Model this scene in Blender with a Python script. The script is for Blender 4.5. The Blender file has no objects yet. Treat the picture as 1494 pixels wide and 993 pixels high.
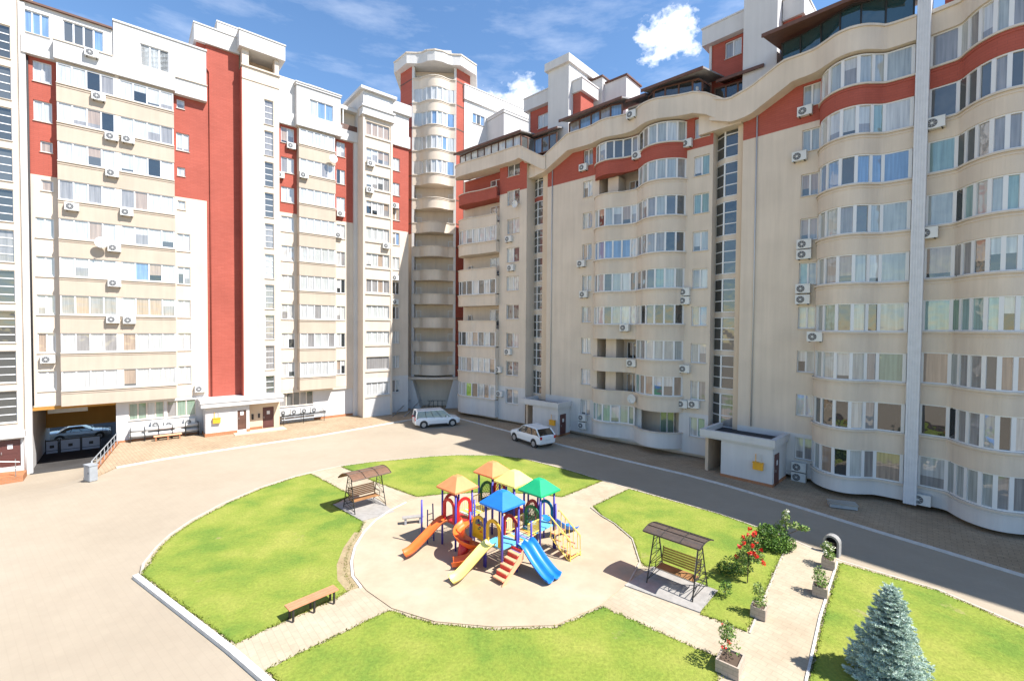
import bpy, bmesh, math, random
from mathutils import Vector, Matrix
random.seed(7)
SC = bpy.context.scene
COL = SC.collection
R = math.radians

# ---------------------------------------------------------------- materials
MATS = {}
def new_mat(name):
    m = bpy.data.materials.new(name); m.use_nodes = True
    MATS[name] = m
    nt = m.node_tree
    return m, nt, nt.nodes['Principled BSDF']
def N(nt, typ, **kw):
    n = nt.nodes.new(typ)
    for k, v in kw.items():
        if k.startswith('in_'):
            n.inputs[k[3:]].default_value = v
        else: setattr(n, k, v)
    return n
def simple(name, rgb, rough=.6, metal=0, spec=.5, var=0.0, scale=3.0, bump=0.0, bscale=40):
    m, nt, p = new_mat(name)
    p.inputs['Roughness'].default_value = rough
    p.inputs['Metallic'].default_value = metal
    p.inputs['Specular IOR Level'].default_value = spec
    p.inputs['Base Color'].default_value = (*rgb, 1)
    if var or bump:
        tc = N(nt, 'ShaderNodeTexCoord')
    if var:
        no = N(nt, 'ShaderNodeTexNoise'); no.inputs['Scale'].default_value = scale; no.inputs['Detail'].default_value = 5
        nt.links.new(tc.outputs['Object'], no.inputs['Vector'])
        mr = N(nt, 'ShaderNodeMapRange'); mr.inputs['From Min'].default_value = .3; mr.inputs['From Max'].default_value = .7
        mr.inputs['To Min'].default_value = 1 - var; mr.inputs['To Max'].default_value = 1 + var
        nt.links.new(no.outputs['Fac'], mr.inputs['Value'])
        mx = N(nt, 'ShaderNodeVectorMath', operation='SCALE'); mx.inputs[0].default_value = rgb
        nt.links.new(mr.outputs[0], mx.inputs['Scale'])
        nt.links.new(mx.outputs[0], p.inputs['Base Color'])
    if bump:
        n2 = N(nt, 'ShaderNodeTexNoise'); n2.inputs['Scale'].default_value = bscale; n2.inputs['Detail'].default_value = 4
        nt.links.new(tc.outputs['Object'], n2.inputs['Vector'])
        b = N(nt, 'ShaderNodeBump'); b.inputs['Strength'].default_value = bump; b.inputs['Distance'].default_value = .03
        nt.links.new(n2.outputs['Fac'], b.inputs['Height']); nt.links.new(b.outputs[0], p.inputs['Normal'])
    return m

def plaster(name, rgb, stain=.12, rough=.85):
    """painted render with soft vertical rain streaks and faint cloudiness"""
    m, nt, p = new_mat(name)
    p.inputs['Roughness'].default_value = rough
    p.inputs['Specular IOR Level'].default_value = .2
    tc = N(nt, 'ShaderNodeTexCoord')
    mp = N(nt, 'ShaderNodeMapping'); mp.inputs['Scale'].default_value = (2.6, 2.6, .16)
    nt.links.new(tc.outputs['Object'], mp.inputs['Vector'])
    n1 = N(nt, 'ShaderNodeTexNoise'); n1.inputs['Scale'].default_value = 1.0; n1.inputs['Detail'].default_value = 6; n1.inputs['Roughness'].default_value = .65
    nt.links.new(mp.outputs[0], n1.inputs['Vector'])
    n2 = N(nt, 'ShaderNodeTexNoise'); n2.inputs['Scale'].default_value = .45; n2.inputs['Detail'].default_value = 7
    nt.links.new(tc.outputs['Object'], n2.inputs['Vector'])
    ad = N(nt, 'ShaderNodeMath', operation='ADD'); nt.links.new(n1.outputs['Fac'], ad.inputs[0]); nt.links.new(n2.outputs['Fac'], ad.inputs[1])
    mr = N(nt, 'ShaderNodeMapRange'); mr.inputs['From Min'].default_value = .7; mr.inputs['From Max'].default_value = 1.35
    mr.inputs['To Min'].default_value = 1 - stain; mr.inputs['To Max'].default_value = 1 + stain * .5
    nt.links.new(ad.outputs[0], mr.inputs['Value'])
    mx = N(nt, 'ShaderNodeVectorMath', operation='SCALE'); mx.inputs[0].default_value = rgb
    nt.links.new(mr.outputs[0], mx.inputs['Scale']); nt.links.new(mx.outputs[0], p.inputs['Base Color'])
    n3 = N(nt, 'ShaderNodeTexNoise'); n3.inputs['Scale'].default_value = 25; n3.inputs['Detail'].default_value = 4
    nt.links.new(tc.outputs['Object'], n3.inputs['Vector'])
    b = N(nt, 'ShaderNodeBump'); b.inputs['Strength'].default_value = .15; b.inputs['Distance'].default_value = .02
    nt.links.new(n3.outputs['Fac'], b.inputs['Height']); nt.links.new(b.outputs[0], p.inputs['Normal'])
    return m

def brick_mat(name, c1, c2, mortar, scale, bw, bh, ms, wall=True, rough=.8, big=.15):
    m, nt, p = new_mat(name)
    p.inputs['Roughness'].default_value = rough; p.inputs['Specular IOR Level'].default_value = .25
    tc = N(nt, 'ShaderNodeTexCoord')
    vec = tc.outputs['Object']
    if wall:
        sx = N(nt, 'ShaderNodeSeparateXYZ'); nt.links.new(vec, sx.inputs[0])
        s2 = N(nt, 'ShaderNodeMath', operation='ADD'); nt.links.new(sx.outputs[0], s2.inputs[0]); nt.links.new(sx.outputs[1], s2.inputs[1])
        cx = N(nt, 'ShaderNodeCombineXYZ'); nt.links.new(s2.outputs[0], cx.inputs[0]); nt.links.new(sx.outputs[2], cx.inputs[1])
        vec = cx.outputs[0]
    br = N(nt, 'ShaderNodeTexBrick')
    br.inputs['Color1'].default_value = (*c1, 1); br.inputs['Color2'].default_value = (*c2, 1); br.inputs['Mortar'].default_value = (*mortar, 1)
    br.inputs['Scale'].default_value = scale; br.inputs['Brick Width'].default_value = bw; br.inputs['Row Height'].default_value = bh
    br.inputs['Mortar Size'].default_value = ms; br.inputs['Mortar Smooth'].default_value = .3
    nt.links.new(vec, br.inputs['Vector'])
    no = N(nt, 'ShaderNodeTexNoise'); no.inputs['Scale'].default_value = .35; no.inputs['Detail'].default_value = 8; no.inputs['Roughness'].default_value = .6
    nt.links.new(tc.outputs['Object'], no.inputs['Vector'])
    mr = N(nt, 'ShaderNodeMapRange'); mr.inputs['From Min'].default_value = .3; mr.inputs['From Max'].default_value = .7
    mr.inputs['To Min'].default_value = 1 - big; mr.inputs['To Max'].default_value = 1 + big
    nt.links.new(no.outputs['Fac'], mr.inputs['Value'])
    mx = N(nt, 'ShaderNodeVectorMath', operation='SCALE'); nt.links.new(br.outputs['Color'], mx.inputs[0]); nt.links.new(mr.outputs[0], mx.inputs['Scale'])
    nt.links.new(mx.outputs[0], p.inputs['Base Color'])
    b = N(nt, 'ShaderNodeBump', invert=True); b.inputs['Strength'].default_value = .3; b.inputs['Distance'].default_value = .01
    nt.links.new(br.outputs['Fac'], b.inputs['Height']); nt.links.new(b.outputs[0], p.inputs['Normal'])
    return m

def ground_mat(name, c1, c2, c3, s1, s2, rough=.9, pav=None, bump=.2, amp=.18, bv=.86):
    """two scales of noise between three tones, optional faint paving joints"""
    m, nt, p = new_mat(name)
    p.inputs['Roughness'].default_value = rough; p.inputs['Specular IOR Level'].default_value = .2
    tc = N(nt, 'ShaderNodeTexCoord')
    n1 = N(nt, 'ShaderNodeTexNoise'); n1.inputs['Scale'].default_value = s1; n1.inputs['Detail'].default_value = 9; n1.inputs['Roughness'].default_value = .6
    n2 = N(nt, 'ShaderNodeTexNoise'); n2.inputs['Scale'].default_value = s2; n2.inputs['Detail'].default_value = 6; n2.inputs['Roughness'].default_value = .7
    for n in (n1, n2): nt.links.new(tc.outputs['Object'], n.inputs['Vector'])
    r1 = N(nt, 'ShaderNodeValToRGB')
    e = r1.color_ramp.elements; e[0].position = .36; e[0].color = (*c1, 1); e[1].position = .66; e[1].color = (*c3, 1)
    q = r1.color_ramp.elements.new(.5); q.color = (*c2, 1)
    nt.links.new(n1.outputs['Fac'], r1.inputs['Fac'])
    mr = N(nt, 'ShaderNodeMapRange'); mr.inputs['From Min'].default_value = .25; mr.inputs['From Max'].default_value = .75
    mr.inputs['To Min'].default_value = 1-amp; mr.inputs['To Max'].default_value = 1+amp
    nt.links.new(n2.outputs['Fac'], mr.inputs['Value'])
    mx = N(nt, 'ShaderNodeVectorMath', operation='SCALE'); nt.links.new(r1.outputs['Color'], mx.inputs[0]); nt.links.new(mr.outputs[0], mx.inputs['Scale'])
    out = mx.outputs[0]
    hgt = n2.outputs['Fac']
    if pav:
        rot, bw, bh, dark = pav
        mp = N(nt, 'ShaderNodeMapping'); mp.inputs['Rotation'].default_value = (0, 0, rot); nt.links.new(tc.outputs['Object'], mp.inputs['Vector'])
        br = N(nt, 'ShaderNodeTexBrick'); br.inputs['Scale'].default_value = 1; br.inputs['Brick Width'].default_value = bw; br.inputs['Row Height'].default_value = bh
        br.inputs['Mortar Size'].default_value = .012; br.inputs['Color1'].default_value = (1, 1, 1, 1); br.inputs['Color2'].default_value = (bv, bv, bv, 1)
        br.inputs['Mortar'].default_value = (dark, dark, dark, 1); nt.links.new(mp.outputs[0], br.inputs['Vector'])
        m2 = N(nt, 'ShaderNodeVectorMath', operation='MULTIPLY'); nt.links.new(out, m2.inputs[0]); nt.links.new(br.outputs['Color'], m2.inputs[1])
        out = m2.outputs[0]
    nt.links.new(out, p.inputs['Base Color'])
    b = N(nt, 'ShaderNodeBump'); b.inputs['Strength'].default_value = bump; b.inputs['Distance'].default_value = .03
    nt.links.new(hgt, b.inputs['Height']); nt.links.new(b.outputs[0], p.inputs['Normal'])
    return m

plaster('cream', (.62, .53, .435), .14)
plaster('peach', (.47, .39, .31), .12)
plaster('white', (.57, .555, .54), .10)
plaster('sand_render', (.58, .46, .34), .08)
plaster('ochre', (.42, .21, .05), .1)
brick_mat('red', (.375, .092, .064), (.345, .082, .056), (.29, .076, .055), 1.0, .5, .14, .012, True, .8, .10)
brick_mat('plinth', (.42, .17, .075), (.36, .14, .06), (.3, .2, .13), 1.0, .3, .1, .012)
ground_mat('asphalt_and_shade', (.045,.042,.04), (.055,.052,.05), (.065,.062,.06), .5, 12)  # street surface; its dark tone is also the painted shade in the passage
simple('pvc', (.64, .64, .64), .35)
simple('pier', (.60, .605, .625), .6, var=.05)
simple('ledge', (.56, .49, .41), .8, var=.08)
simple('roofing', (.23, .22, .22), .8, var=.1)
simple('dark_roof', (.12, .055, .035), .6, var=.15)
simple('tar', (.03, .03, .034), .9)
simple('wood', (.11, .05, .032), .6, var=.2)
simple('brown_door', (.10, .035, .03), .45)
simple('dark', (.022, .022, .025), .7)
simple('steel', (.45, .46, .47), .35, .9)
simple('grey_metal', (.33, .35, .37), .5, .2, var=.08)
simple('iron', (.035, .032, .03), .5, .4)
simple('ac_white', (.60, .60, .58), .45, var=.05)
simple('ac_dark', (.10, .10, .105), .5)
simple('yellow_box', (.75, .36, .02), .5, var=.06)
simple('bin_concrete', (.24, .235, .225), .9, var=.15, scale=6, bump=.2)
simple('concrete', (.30, .28, .255), .9, var=.12, scale=5, bump=.2)
simple('kerb_stone', (.42, .37, .31), .9, var=.15, scale=4)
simple('kerb', (.56, .54, .51), .85, var=.10, scale=4)
simple('pipe', (.42, .22, .16), .5)
simple('zinc', (.5, .5, .5), .5, .3)
def glass(name, rgb, rough=.03, folds=0.0):
    """window pane: reflective glass over whatever hangs behind it"""
    m, nt, p = new_mat(name)
    p.inputs['Roughness'].default_value = rough; p.inputs['IOR'].default_value = 1.75; p.inputs['Specular IOR Level'].default_value = .8
    p.inputs['Base Color'].default_value = (*rgb, 1)
    if folds:
        tc = N(nt, 'ShaderNodeTexCoord'); mp = N(nt, 'ShaderNodeMapping'); mp.inputs['Scale'].default_value = (9, 9, .5); nt.links.new(tc.outputs['Object'], mp.inputs['Vector'])
        no = N(nt, 'ShaderNodeTexNoise'); no.inputs['Scale'].default_value = 1; no.inputs['Detail'].default_value = 3; nt.links.new(mp.outputs[0], no.inputs['Vector'])
        mr = N(nt, 'ShaderNodeMapRange'); mr.inputs['From Min'].default_value = .3; mr.inputs['From Max'].default_value = .7; mr.inputs['To Min'].default_value = 1-folds; mr.inputs['To Max'].default_value = 1+folds*.6; nt.links.new(no.outputs['Fac'], mr.inputs['Value'])
        mx = N(nt, 'ShaderNodeVectorMath', operation='SCALE'); mx.inputs[0].default_value = rgb; nt.links.new(mr.outputs[0], mx.inputs['Scale']); nt.links.new(mx.outputs[0], p.inputs['Base Color'])
    # panes are never perfectly flat
    t2 = N(nt, 'ShaderNodeTexCoord'); n2 = N(nt, 'ShaderNodeTexNoise'); n2.inputs['Scale'].default_value = .9; nt.links.new(t2.outputs['Object'], n2.inputs['Vector'])
    bp = N(nt, 'ShaderNodeBump'); bp.inputs['Strength'].default_value = .12; bp.inputs['Distance'].default_value = .2; nt.links.new(n2.outputs['Fac'], bp.inputs['Height']); nt.links.new(bp.outputs[0], p.inputs['Normal'])
    return m
glass('g_dark', (.022, .026, .028)); glass('g_dim', (.085, .09, .09)); glass('g_blind', (.48, .48, .47), folds=.28); glass('g_pale', (.46, .475, .46), folds=.28)
glass('g_grey', (.25, .24, .235), folds=.28); glass('g_beige', (.34, .26, .20), folds=.28); glass('g_green', (.20, .28, .22), folds=.28); glass('g_blue', (.16, .26, .42), folds=.28); glass('g_teal', (.22, .33, .32), folds=.28)
glass('g_mist', (.33, .36, .355), folds=.28); glass('g_red', (.34, .07, .06)); glass('g_lime', (.28, .46, .06)); glass('g_terrace', (.018, .045, .05)); glass('g_stair', (.05, .055, .055))

# ---------------------------------------------------------------- mesh builder
class MB:
    """collects shapes; local building coordinates are (u along the facade, n outwards, z up)"""
    def __init__(s, flip=True): s.v = []; s.f = []; s.m = []; s.flip = flip
    def add(s, vs, fs, mat):
        o = len(s.v)
        s.v += [((a, -b, c) if s.flip else (a, b, c)) for a, b, c in vs]
        s.f += [tuple(i + o for i in f) for f in fs]; s.m += [mat] * len(fs)
    def box(s, u0, u1, n0, n1, z0, z1, mat):
        vs = [(u0,n0,z0),(u1,n0,z0),(u1,n1,z0),(u0,n1,z0),(u0,n0,z1),(u1,n0,z1),(u1,n1,z1),(u0,n1,z1)]
        s.add(vs, [(0,3,2,1),(4,5,6,7),(0,1,5,4),(1,2,6,5),(2,3,7,6),(3,0,4,7)], mat)
    def quad(s, a, b, c, d, mat): s.add([a, b, c, d], [(0,1,2,3)], mat)
    def prism(s, poly, z0, z1, mat, mat_top=None):
        n = len(poly)
        z0f = z0 if callable(z0) else (lambda u: z0); z1f = z1 if callable(z1) else (lambda u: z1)
        vs = [(u, w, z0f(u)) for u, w in poly] + [(u, w, z1f(u)) for u, w in poly]
        s.add(vs, [(i, (i+1) % n, n + (i+1) % n, n + i) for i in range(n)] + [tuple(range(n-1, -1, -1))], mat)
        s.add(vs, [tuple(range(n, 2*n))], mat_top or mat)
    def band(s, path, z0, z1, out, inn, mat):
        """solid that follows an open path between two offsets"""
        A = path.offset(out); B = path.offset(inn); n = len(A)
        z0f = z0 if callable(z0) else (lambda u: z0); z1f = z1 if callable(z1) else (lambda u: z1)
        vs = []
        for i in range(n):
            (u, w), (p, q) = A[i], B[i]
            vs += [(u, w, z0f(u)), (u, w, z1f(u)), (p, q, z1f(u)), (p, q, z0f(u))]
        fs = []
        for i in range(n - 1):
            a = 4*i; b = a + 4
            for k in range(4): fs.append((a + k, a + (k+1) % 4, b + (k+1) % 4, b + k))
        fs += [(0, 1, 2, 3), (4*n-4, 4*n-3, 4*n-2, 4*n-1)]
        s.add(vs, fs, mat)
    def obox(s, c, t, half_t, n0, n1, z0, z1, mat):
        """box centred on path point c, along tangent t"""
        nx, ny = -t[1], t[0]
        ps = []
        for (a, b) in ((-half_t, n0), (half_t, n0), (half_t, n1), (-half_t, n1)):
            ps.append((c[0] + t[0]*a + nx*b, c[1] + t[1]*a + ny*b))
        s.prism(ps, z0, z1, mat)
    def panel(s, u0, u1, z0, z1, n, holes, depth, mats):
        """wall face with rectangular openings and their reveals; mats = material or list of (z_limit, material)"""
        if isinstance(mats, str): mats = [(1e9, mats)]
        hs = [(max(a, u0), min(b, u1), max(c, z0), min(d, z1)) for a, b, c, d in holes if b > u0 and a < u1 and d > z0 and c < z1]
        us = sorted({round(x, 4) for h in hs for x in h[:2]} | {u0, u1})
        zs = sorted({round(x, 4) for h in hs for x in h[2:]} | {z0, z1} | {m[0] for m in mats if z0 < m[0] < z1})
        def mat_at(z):
            for lim, m in mats:
                if z < lim: return m
        for j in range(len(zs) - 1):
            zc = (zs[j] + zs[j+1]) / 2; run = None
            for i in range(len(us) - 1):
                uc = (us[i] + us[i+1]) / 2
                inside = any(h[0] < uc < h[1] and h[2] < zc < h[3] for h in hs)
                if not inside:
                    if run is None: run = us[i]
                if run is not None and (inside or i == len(us) - 2):
                    e = us[i] if inside else us[i+1]
                    s.quad((run, n, zs[j]), (e, n, zs[j]), (e, n, zs[j+1]), (run, n, zs[j+1]), mat_at(zc)); run = None
        for a, b, c, d in hs:
            m = mat_at((c + d) / 2); k = n - depth
            s.quad((a,n,c),(a,n,d),(a,k,d),(a,k,c), m); s.quad((b,n,c),(b,k,c),(b,k,d),(b,n,d), m)
            s.quad((a,n,c),(a,k,c),(b,k,c),(b,n,c), m); s.quad((a,n,d),(b,n,d),(b,k,d),(a,k,d), m)
    def tube(s, pts, r, mat, k=8, closed=False):
        pts = [Vector((p[0], -p[1], p[2])) if s.flip else Vector(p) for p in pts]
        n = len(pts); rings = []
        rr = r if isinstance(r, (list, tuple)) else [r] * n
        up = Vector((0, 0, 1))
        for i, p in enumerate(pts):
            if closed: t = pts[(i+1) % n] - pts[i-1]
            else: t = pts[min(i+1, n-1)] - pts[max(i-1, 0)]
            t.normalize()
            a = t.cross(up)
            if a.length < 1e-3: a = Vector((1, 0, 0))
            a.normalize(); b = t.cross(a).normalized()
            rings.append([p + (a * math.cos(2*math.pi*j/k) + b * math.sin(2*math.pi*j/k)) * rr[i] for j in range(k)])
        o = len(s.v); fs = []
        for rg in rings: s.v += [tuple(q) for q in rg]
        m = n if closed else n - 1
        for i in range(m):
            i2 = (i + 1) % n
            for j in range(k):
                j2 = (j + 1) % k
                fs.append((o+i*k+j, o+i*k+j2, o+i2*k+j2, o+i2*k+j))
        if not closed: fs += [tuple(o + j for j in range(k-1, -1, -1)), tuple(o + (n-1)*k + j for j in range(k))]
        s.f += fs; s.m += [mat] * len(fs)
    def lathe(s, c, prof, mat, k=16):
        vs = []; fs = []
        for r, z in prof: vs += [(c[0] + r*math.cos(2*math.pi*j/k), c[1] + r*math.sin(2*math.pi*j/k), c[2] + z) for j in range(k)]
        for i in range(len(prof) - 1):
            for j in range(k):
                j2 = (j+1) % k
                fs.append((i*k+j, i*k+j2, (i+1)*k+j2, (i+1)*k+j))
        fs.append(tuple(range(k-1, -1, -1))); fs.append(tuple((len(prof)-1)*k + j for j in range(k)))
        s.add(vs, fs, mat)
    def build(s, name, parent=None, smooth=False, recalc=True):
        me = bpy.data.meshes.new(name)
        me.from_pydata(s.v, [], s.f)
        slots = []
        for m in s.m:
            if m not in slots: slots.append(m)
        for m in slots: me.materials.append(MATS[m])
        idx = {m: i for i, m in enumerate(slots)}
        me.polygons.foreach_set('material_index', [idx[m] for m in s.m])
        if recalc:
            bm = bmesh.new(); bm.from_mesh(me); bmesh.ops.recalc_face_normals(bm, faces=bm.faces); bm.to_mesh(me); bm.free()
        if smooth: me.polygons.foreach_set('use_smooth', [True] * len(me.polygons))
        me.update()
        o = bpy.data.objects.new(name, me); COL.objects.link(o)
        if parent: o.parent = parent
        return o

class Path:
    def __init__(s, pts, smooth=0):
        if smooth:
            P = [pts[0]] + list(pts) + [pts[-1]]; out = []
            for i in range(1, len(P) - 2):
                p0, p1, p2, p3 = P[i-1], P[i], P[i+1], P[i+2]
                for k in range(smooth):
                    t = k / smooth
                    out.append(tuple(.5*((2*p1[a]) + (-p0[a]+p2[a])*t + (2*p0[a]-5*p1[a]+4*p2[a]-p3[a])*t*t + (-p0[a]+3*p1[a]-3*p2[a]+p3[a])*t**3) for a in (0, 1)))
            out.append(tuple(pts[-1])); pts = out
        s.p = [tuple(q) for q in pts]
        s.l = [0]
        for a, b in zip(s.p, s.p[1:]): s.l.append(s.l[-1] + math.hypot(b[0]-a[0], b[1]-a[1]))
        s.len = s.l[-1]
    def at(s, d):
        d = min(max(d, 0), s.len)
        for i in range(len(s.p) - 1):
            if d <= s.l[i+1] + 1e-9:
                L = max(s.l[i+1] - s.l[i], 1e-9); t = (d - s.l[i]) / L
                a, b = s.p[i], s.p[i+1]
                return (a[0]+(b[0]-a[0])*t, a[1]+(b[1]-a[1])*t), ((b[0]-a[0])/L, (b[1]-a[1])/L)
    def s_of_u(s, u):
        for i in range(len(s.p) - 1):
            a, b = s.p[i], s.p[i+1]
            if a[0] <= u <= b[0] and b[0] > a[0]: return s.l[i] + (s.l[i+1]-s.l[i]) * (u-a[0])/(b[0]-a[0])
        return 0 if u < s.p[0][0] else s.len
    def offset(s, d):
        n = len(s.p); out = []
        for i in range(n):
            ts = []
            if i > 0: ts.append(Vector((s.p[i][0]-s.p[i-1][0], s.p[i][1]-s.p[i-1][1])).normalized())
            if i < n-1: ts.append(Vector((s.p[i+1][0]-s.p[i][0], s.p[i+1][1]-s.p[i][1])).normalized())
            t = sum(ts, Vector((0, 0)))
            if t.length < 1e-6: t = ts[0]
            t.normalize(); c = max(t.dot(ts[0]), .35)
            out.append((s.p[i][0] - t[1]*d/c, s.p[i][1] + t[0]*d/c))
        return out
    def sub(s, s0, s1):
        pts = [s.at(s0)[0]] + [p for p, l in zip(s.p, s.l) if s0 + 1e-4 < l < s1 - 1e-4] + [s.at(s1)[0]]
        return Path(pts)

# ---------------------------------------------------------------- object helpers
LABELS = set()
def tag(o, label=None, cat=None, group=None, kind=None):
    if label: o['label'] = label
    if cat: o['category'] = cat
    if group: o['group'] = group
    if kind: o['kind'] = kind
    return o
def empty(name, loc, rz=0, label=None, cat=None, group=None):
    o = bpy.data.objects.new(name, None); COL.objects.link(o)
    o.location = loc; o.rotation_euler = (0, 0, rz); o.empty_display_size = .3
    return tag(o, label, cat, group)
class Sec:
    """a facade section: origin on the plan, direction left to right as seen from the yard"""
    def __init__(s, x, y, dx, dy):
        L = math.hypot(dx, dy); s.o = (x, y); s.d = (dx/L, dy/L); s.n = (dy/L, -dx/L); s.rz = math.atan2(dy, dx)
    def w(s, u, n, z=0): return (s.o[0]+s.d[0]*u+s.n[0]*n, s.o[1]+s.d[1]*u+s.n[1]*n, z)
SL = Sec(-34.06, 34.3, 1.19, 1); SI = Sec(18.64, 28.91, .97, -1); SH = Sec(6.76, 40.42, 1.08, -1); SG = Sec(.07, 45.91, 1.17, -1); SJ = Sec(22.15, 24.6, .85, -1); ST = Sec(-9.45, 55.3, 1, .06)
def building(sec, name, label, u=0, cat='apartment building'):
    e = empty(name, sec.w(0, 0, 0), sec.rz, label, cat)
    return e

def pick(kinds):
    t = sum(kinds.values()); r = random.random() * t
    for k, w in kinds.items():
        r -= w
        if r <= 0: return k
    return k
LIT = {'g_blind': 5, 'g_pale': 2.5, 'g_grey': 1.2, 'half': 2.4, 'g_dark': .5, 'g_beige': .7, 'g_blue': .25}
SHADE = {'g_blind': .5, 'g_pale': 1.3, 'g_mist': 4, 'g_grey': 2.6, 'half': 2.2, 'g_dark': .9, 'g_dim': 1.8, 'g_beige': .4, 'g_green': .4, 'g_teal': 1.2, 'g_blue': .25}
def pane_quad(pb, A, B, z0, z1, kind):
    def q(za, zb, m): pb.quad((A[0],A[1],za),(B[0],B[1],za),(B[0],B[1],zb),(A[0],A[1],zb), m)
    if kind == 'half':
        zs = z0 + (z1 - z0) * random.choice((.25, .35, .5, .6, .15)); low = random.choice(('g_dark', 'g_dim', 'g_grey'))
        q(z0, zs, low); q(zs, z1, random.choice(('g_blind', 'g_pale', 'g_blind', 'g_beige')))
    elif kind == 'bars':
        q(z0, z1, 'g_dark')
    else: q(z0, z1, kind)
def window(parent, u0, u1, z0, z1, n, count=2, kinds=LIT, rec=.1, sill=True, fr='pvc', rows=None, name='window'):
    """rectangular window set back in its opening: frame mesh, one pane child, one sill child"""
    m = MB(); w = .055; a, b = n - rec - .05, n - rec + .02
    m.box(u0, u0+w, a, b, z0, z1, fr); m.box(u1-w, u1, a, b, z0, z1, fr)
    m.box(u0+w, u1-w, a, b, z0, z0+w, fr); m.box(u0+w, u1-w, a, b, z1-w, z1, fr)
    st = [u0 + (u1-u0) * i / count for i in range(count+1)]
    for x in st[1:-1]: m.box(x-.05, x+.05, a+.002, b+.004, z0+w, z1-w, fr)
    if rows:
        for rz in rows:
            zz = z0 + (z1-z0)*rz
            for x0, x1 in zip(st, st[1:]): m.box(x0+.051, x1-.051, a+.004, b-.004, zz-.035, zz+.035, fr)
    o = m.build(name, parent)
    p = MB()
    base = pick(kinds)
    for x0, x1 in zip(st, st[1:]):
        k = base if random.random() < .55 else pick(kinds)
        pane_quad(p, (x0+.02, n-rec-.02), (x1-.02, n-rec-.02), z0+.02, z1-.02, k)
    p.build('pane', o, recalc=False)
    if sill:
        q = MB(); q.box(u0-.04, u1+.04, n+.002, n+.07, z0-.05, z0-.01, 'ledge'); q.build('sill', o)
    return o
def bay_window(parent, path, s0, s1, z0, z1, st, kinds, inset=.1, fr='pvc', mw=.075, rail=.07, name='window', seed_kinds=None):
    """window band that follows a curved or stepped bay; st = pane count or list of fractions"""
    sub = path.sub(s0, s1)
    if isinstance(st, int): st = [i / st for i in range(st + 1)]
    m = MB(); zt = (z1) if not callable(z1) else z1
    m.band(sub, z0, z0+rail, -inset+.05, -inset-.05, fr); m.band(sub, z1-rail, z1, -inset+.05, -inset-.05, fr)
    L = sub.len; P = []
    for i, f in enumerate(st):
        c, t = sub.at(min(max(f*L, .03), L-.03)); P.append((c, t))
        m.obox(c, t, mw*.5, -inset-.05, -inset+.055, z0+.01, z1-.01, fr)
    o = m.build(name, parent)
    p = MB(); base = pick(kinds)
    for i, ((c0, t0), (c1, t1)) in enumerate(zip(P, P[1:])):
        k = seed_kinds[i % len(seed_kinds)] if seed_kinds else (base if random.random() < .45 else pick(kinds))
        A = (c0[0] + t0[1]*inset, c0[1] - t0[0]*inset); B = (c1[0] + t1[1]*inset, c1[1] - t1[0]*inset)
        pane_quad(p, A, B, z0+.03, z1-.03, k)
        # a sash frame round about every other pane
        if random.random() < .6:
            d = math.hypot(B[0]-A[0], B[1]-A[1])
            tt = ((B[0]-A[0])/d, (B[1]-A[1])/d); mid = ((A[0]+B[0])/2, (A[1]+B[1])/2)
    p.build('pane', o, recalc=False)
    return o
def spandrel(parent, path, z0, z1, mat, base=-.3, ledge=True, name='balcony_front'):
    m = MB(); pts = list(path.p)
    poly = pts + [(pts[-1][0], base), (pts[0][0], base)]
    m.prism(poly, z0, z1, mat)
    o = m.build(name, parent)
    if ledge:
        q = MB(); q.band(path, z1+.003, z1+.1, .09, -.12, 'ledge'); q.band(path, z1-.16, z1-.08, .035, -.02, mat); q.build('ledge', o)
    return o
def hollow_front(parent, path, z0, z1, mat, base=-.3, slab=.3, ledge=True):
    """open balcony: floor slab and a thin parapet following the path"""
    m = MB(); pts = list(path.p)
    m.prism(pts + [(pts[-1][0], base), (pts[0][0], base)], z0, z0+slab, mat)
    m.band(path, z0+slab, z1, 0, -.14, mat)
    o = m.build('balcony_front', parent)
    if ledge:
        q = MB(); q.band(path, z1+.003, z1+.08, .07, -.18, 'ledge'); q.build('ledge', o)
    return o
def door(parent, u0, u1, z0, z1, n, mat='brown_door', notice=False):
    m = MB(); m.box(u0, u1, n-.05, n+.03, z0, z1, mat)
    m.box(u0+.12, u1-.12, n+.03, n+.045, z0+.15, z0+(z1-z0)*.42, mat); m.box(u0+.12, u1-.12, n+.03, n+.045, z0+(z1-z0)*.5, z1-.15, mat)
    o = m.build('door', parent)
    h = MB(); h.box(u0+.08, u0+.12, n+.03, n+.09, z0+.95, z0+1.12, 'steel'); h.build('handle', o)
    if notice:
        q = MB(); q.box((u0+u1)/2-.12, (u0+u1)/2+.14, n+.046, n+.052, z0+1.3, z0+1.62, 'pvc'); q.build('notice', o)
    return o
def pipe_part(parent, u, n, z0, z1, mat, r=.05, name='downpipe', kick=None):
    m = MB(); pts = [(u, n, z0), (u, n, z1)]
    if kick: pts = [(u, n, z0), (u, n, z1), (u+kick[0], n, z1+kick[1])]
    m.tube(pts, r, mat, 8)
    return m.build(name, parent, smooth=True)
# ================================================================ LEFT RANGE
LP = 2.88
def led(k): return 4.58 + LP * k
def wtop(k): return led(k) + 1.56
def solid(parent, name, boxes, mat):
    m = MB()
    for b in boxes: m.box(*b, mat)
    return m.build(name, parent)
def cap(parent, name, u0, u1, n0, n1, z0, z1, mat='white', lip=.12):
    m = MB(); m.box(u0, u1, n0, n1, z0, z1, mat); m.box(u0-.06, u1+.06, n0-.06, n1+.06, z1+.002, z1+lip, mat)
    return m.build(name, parent)

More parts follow.
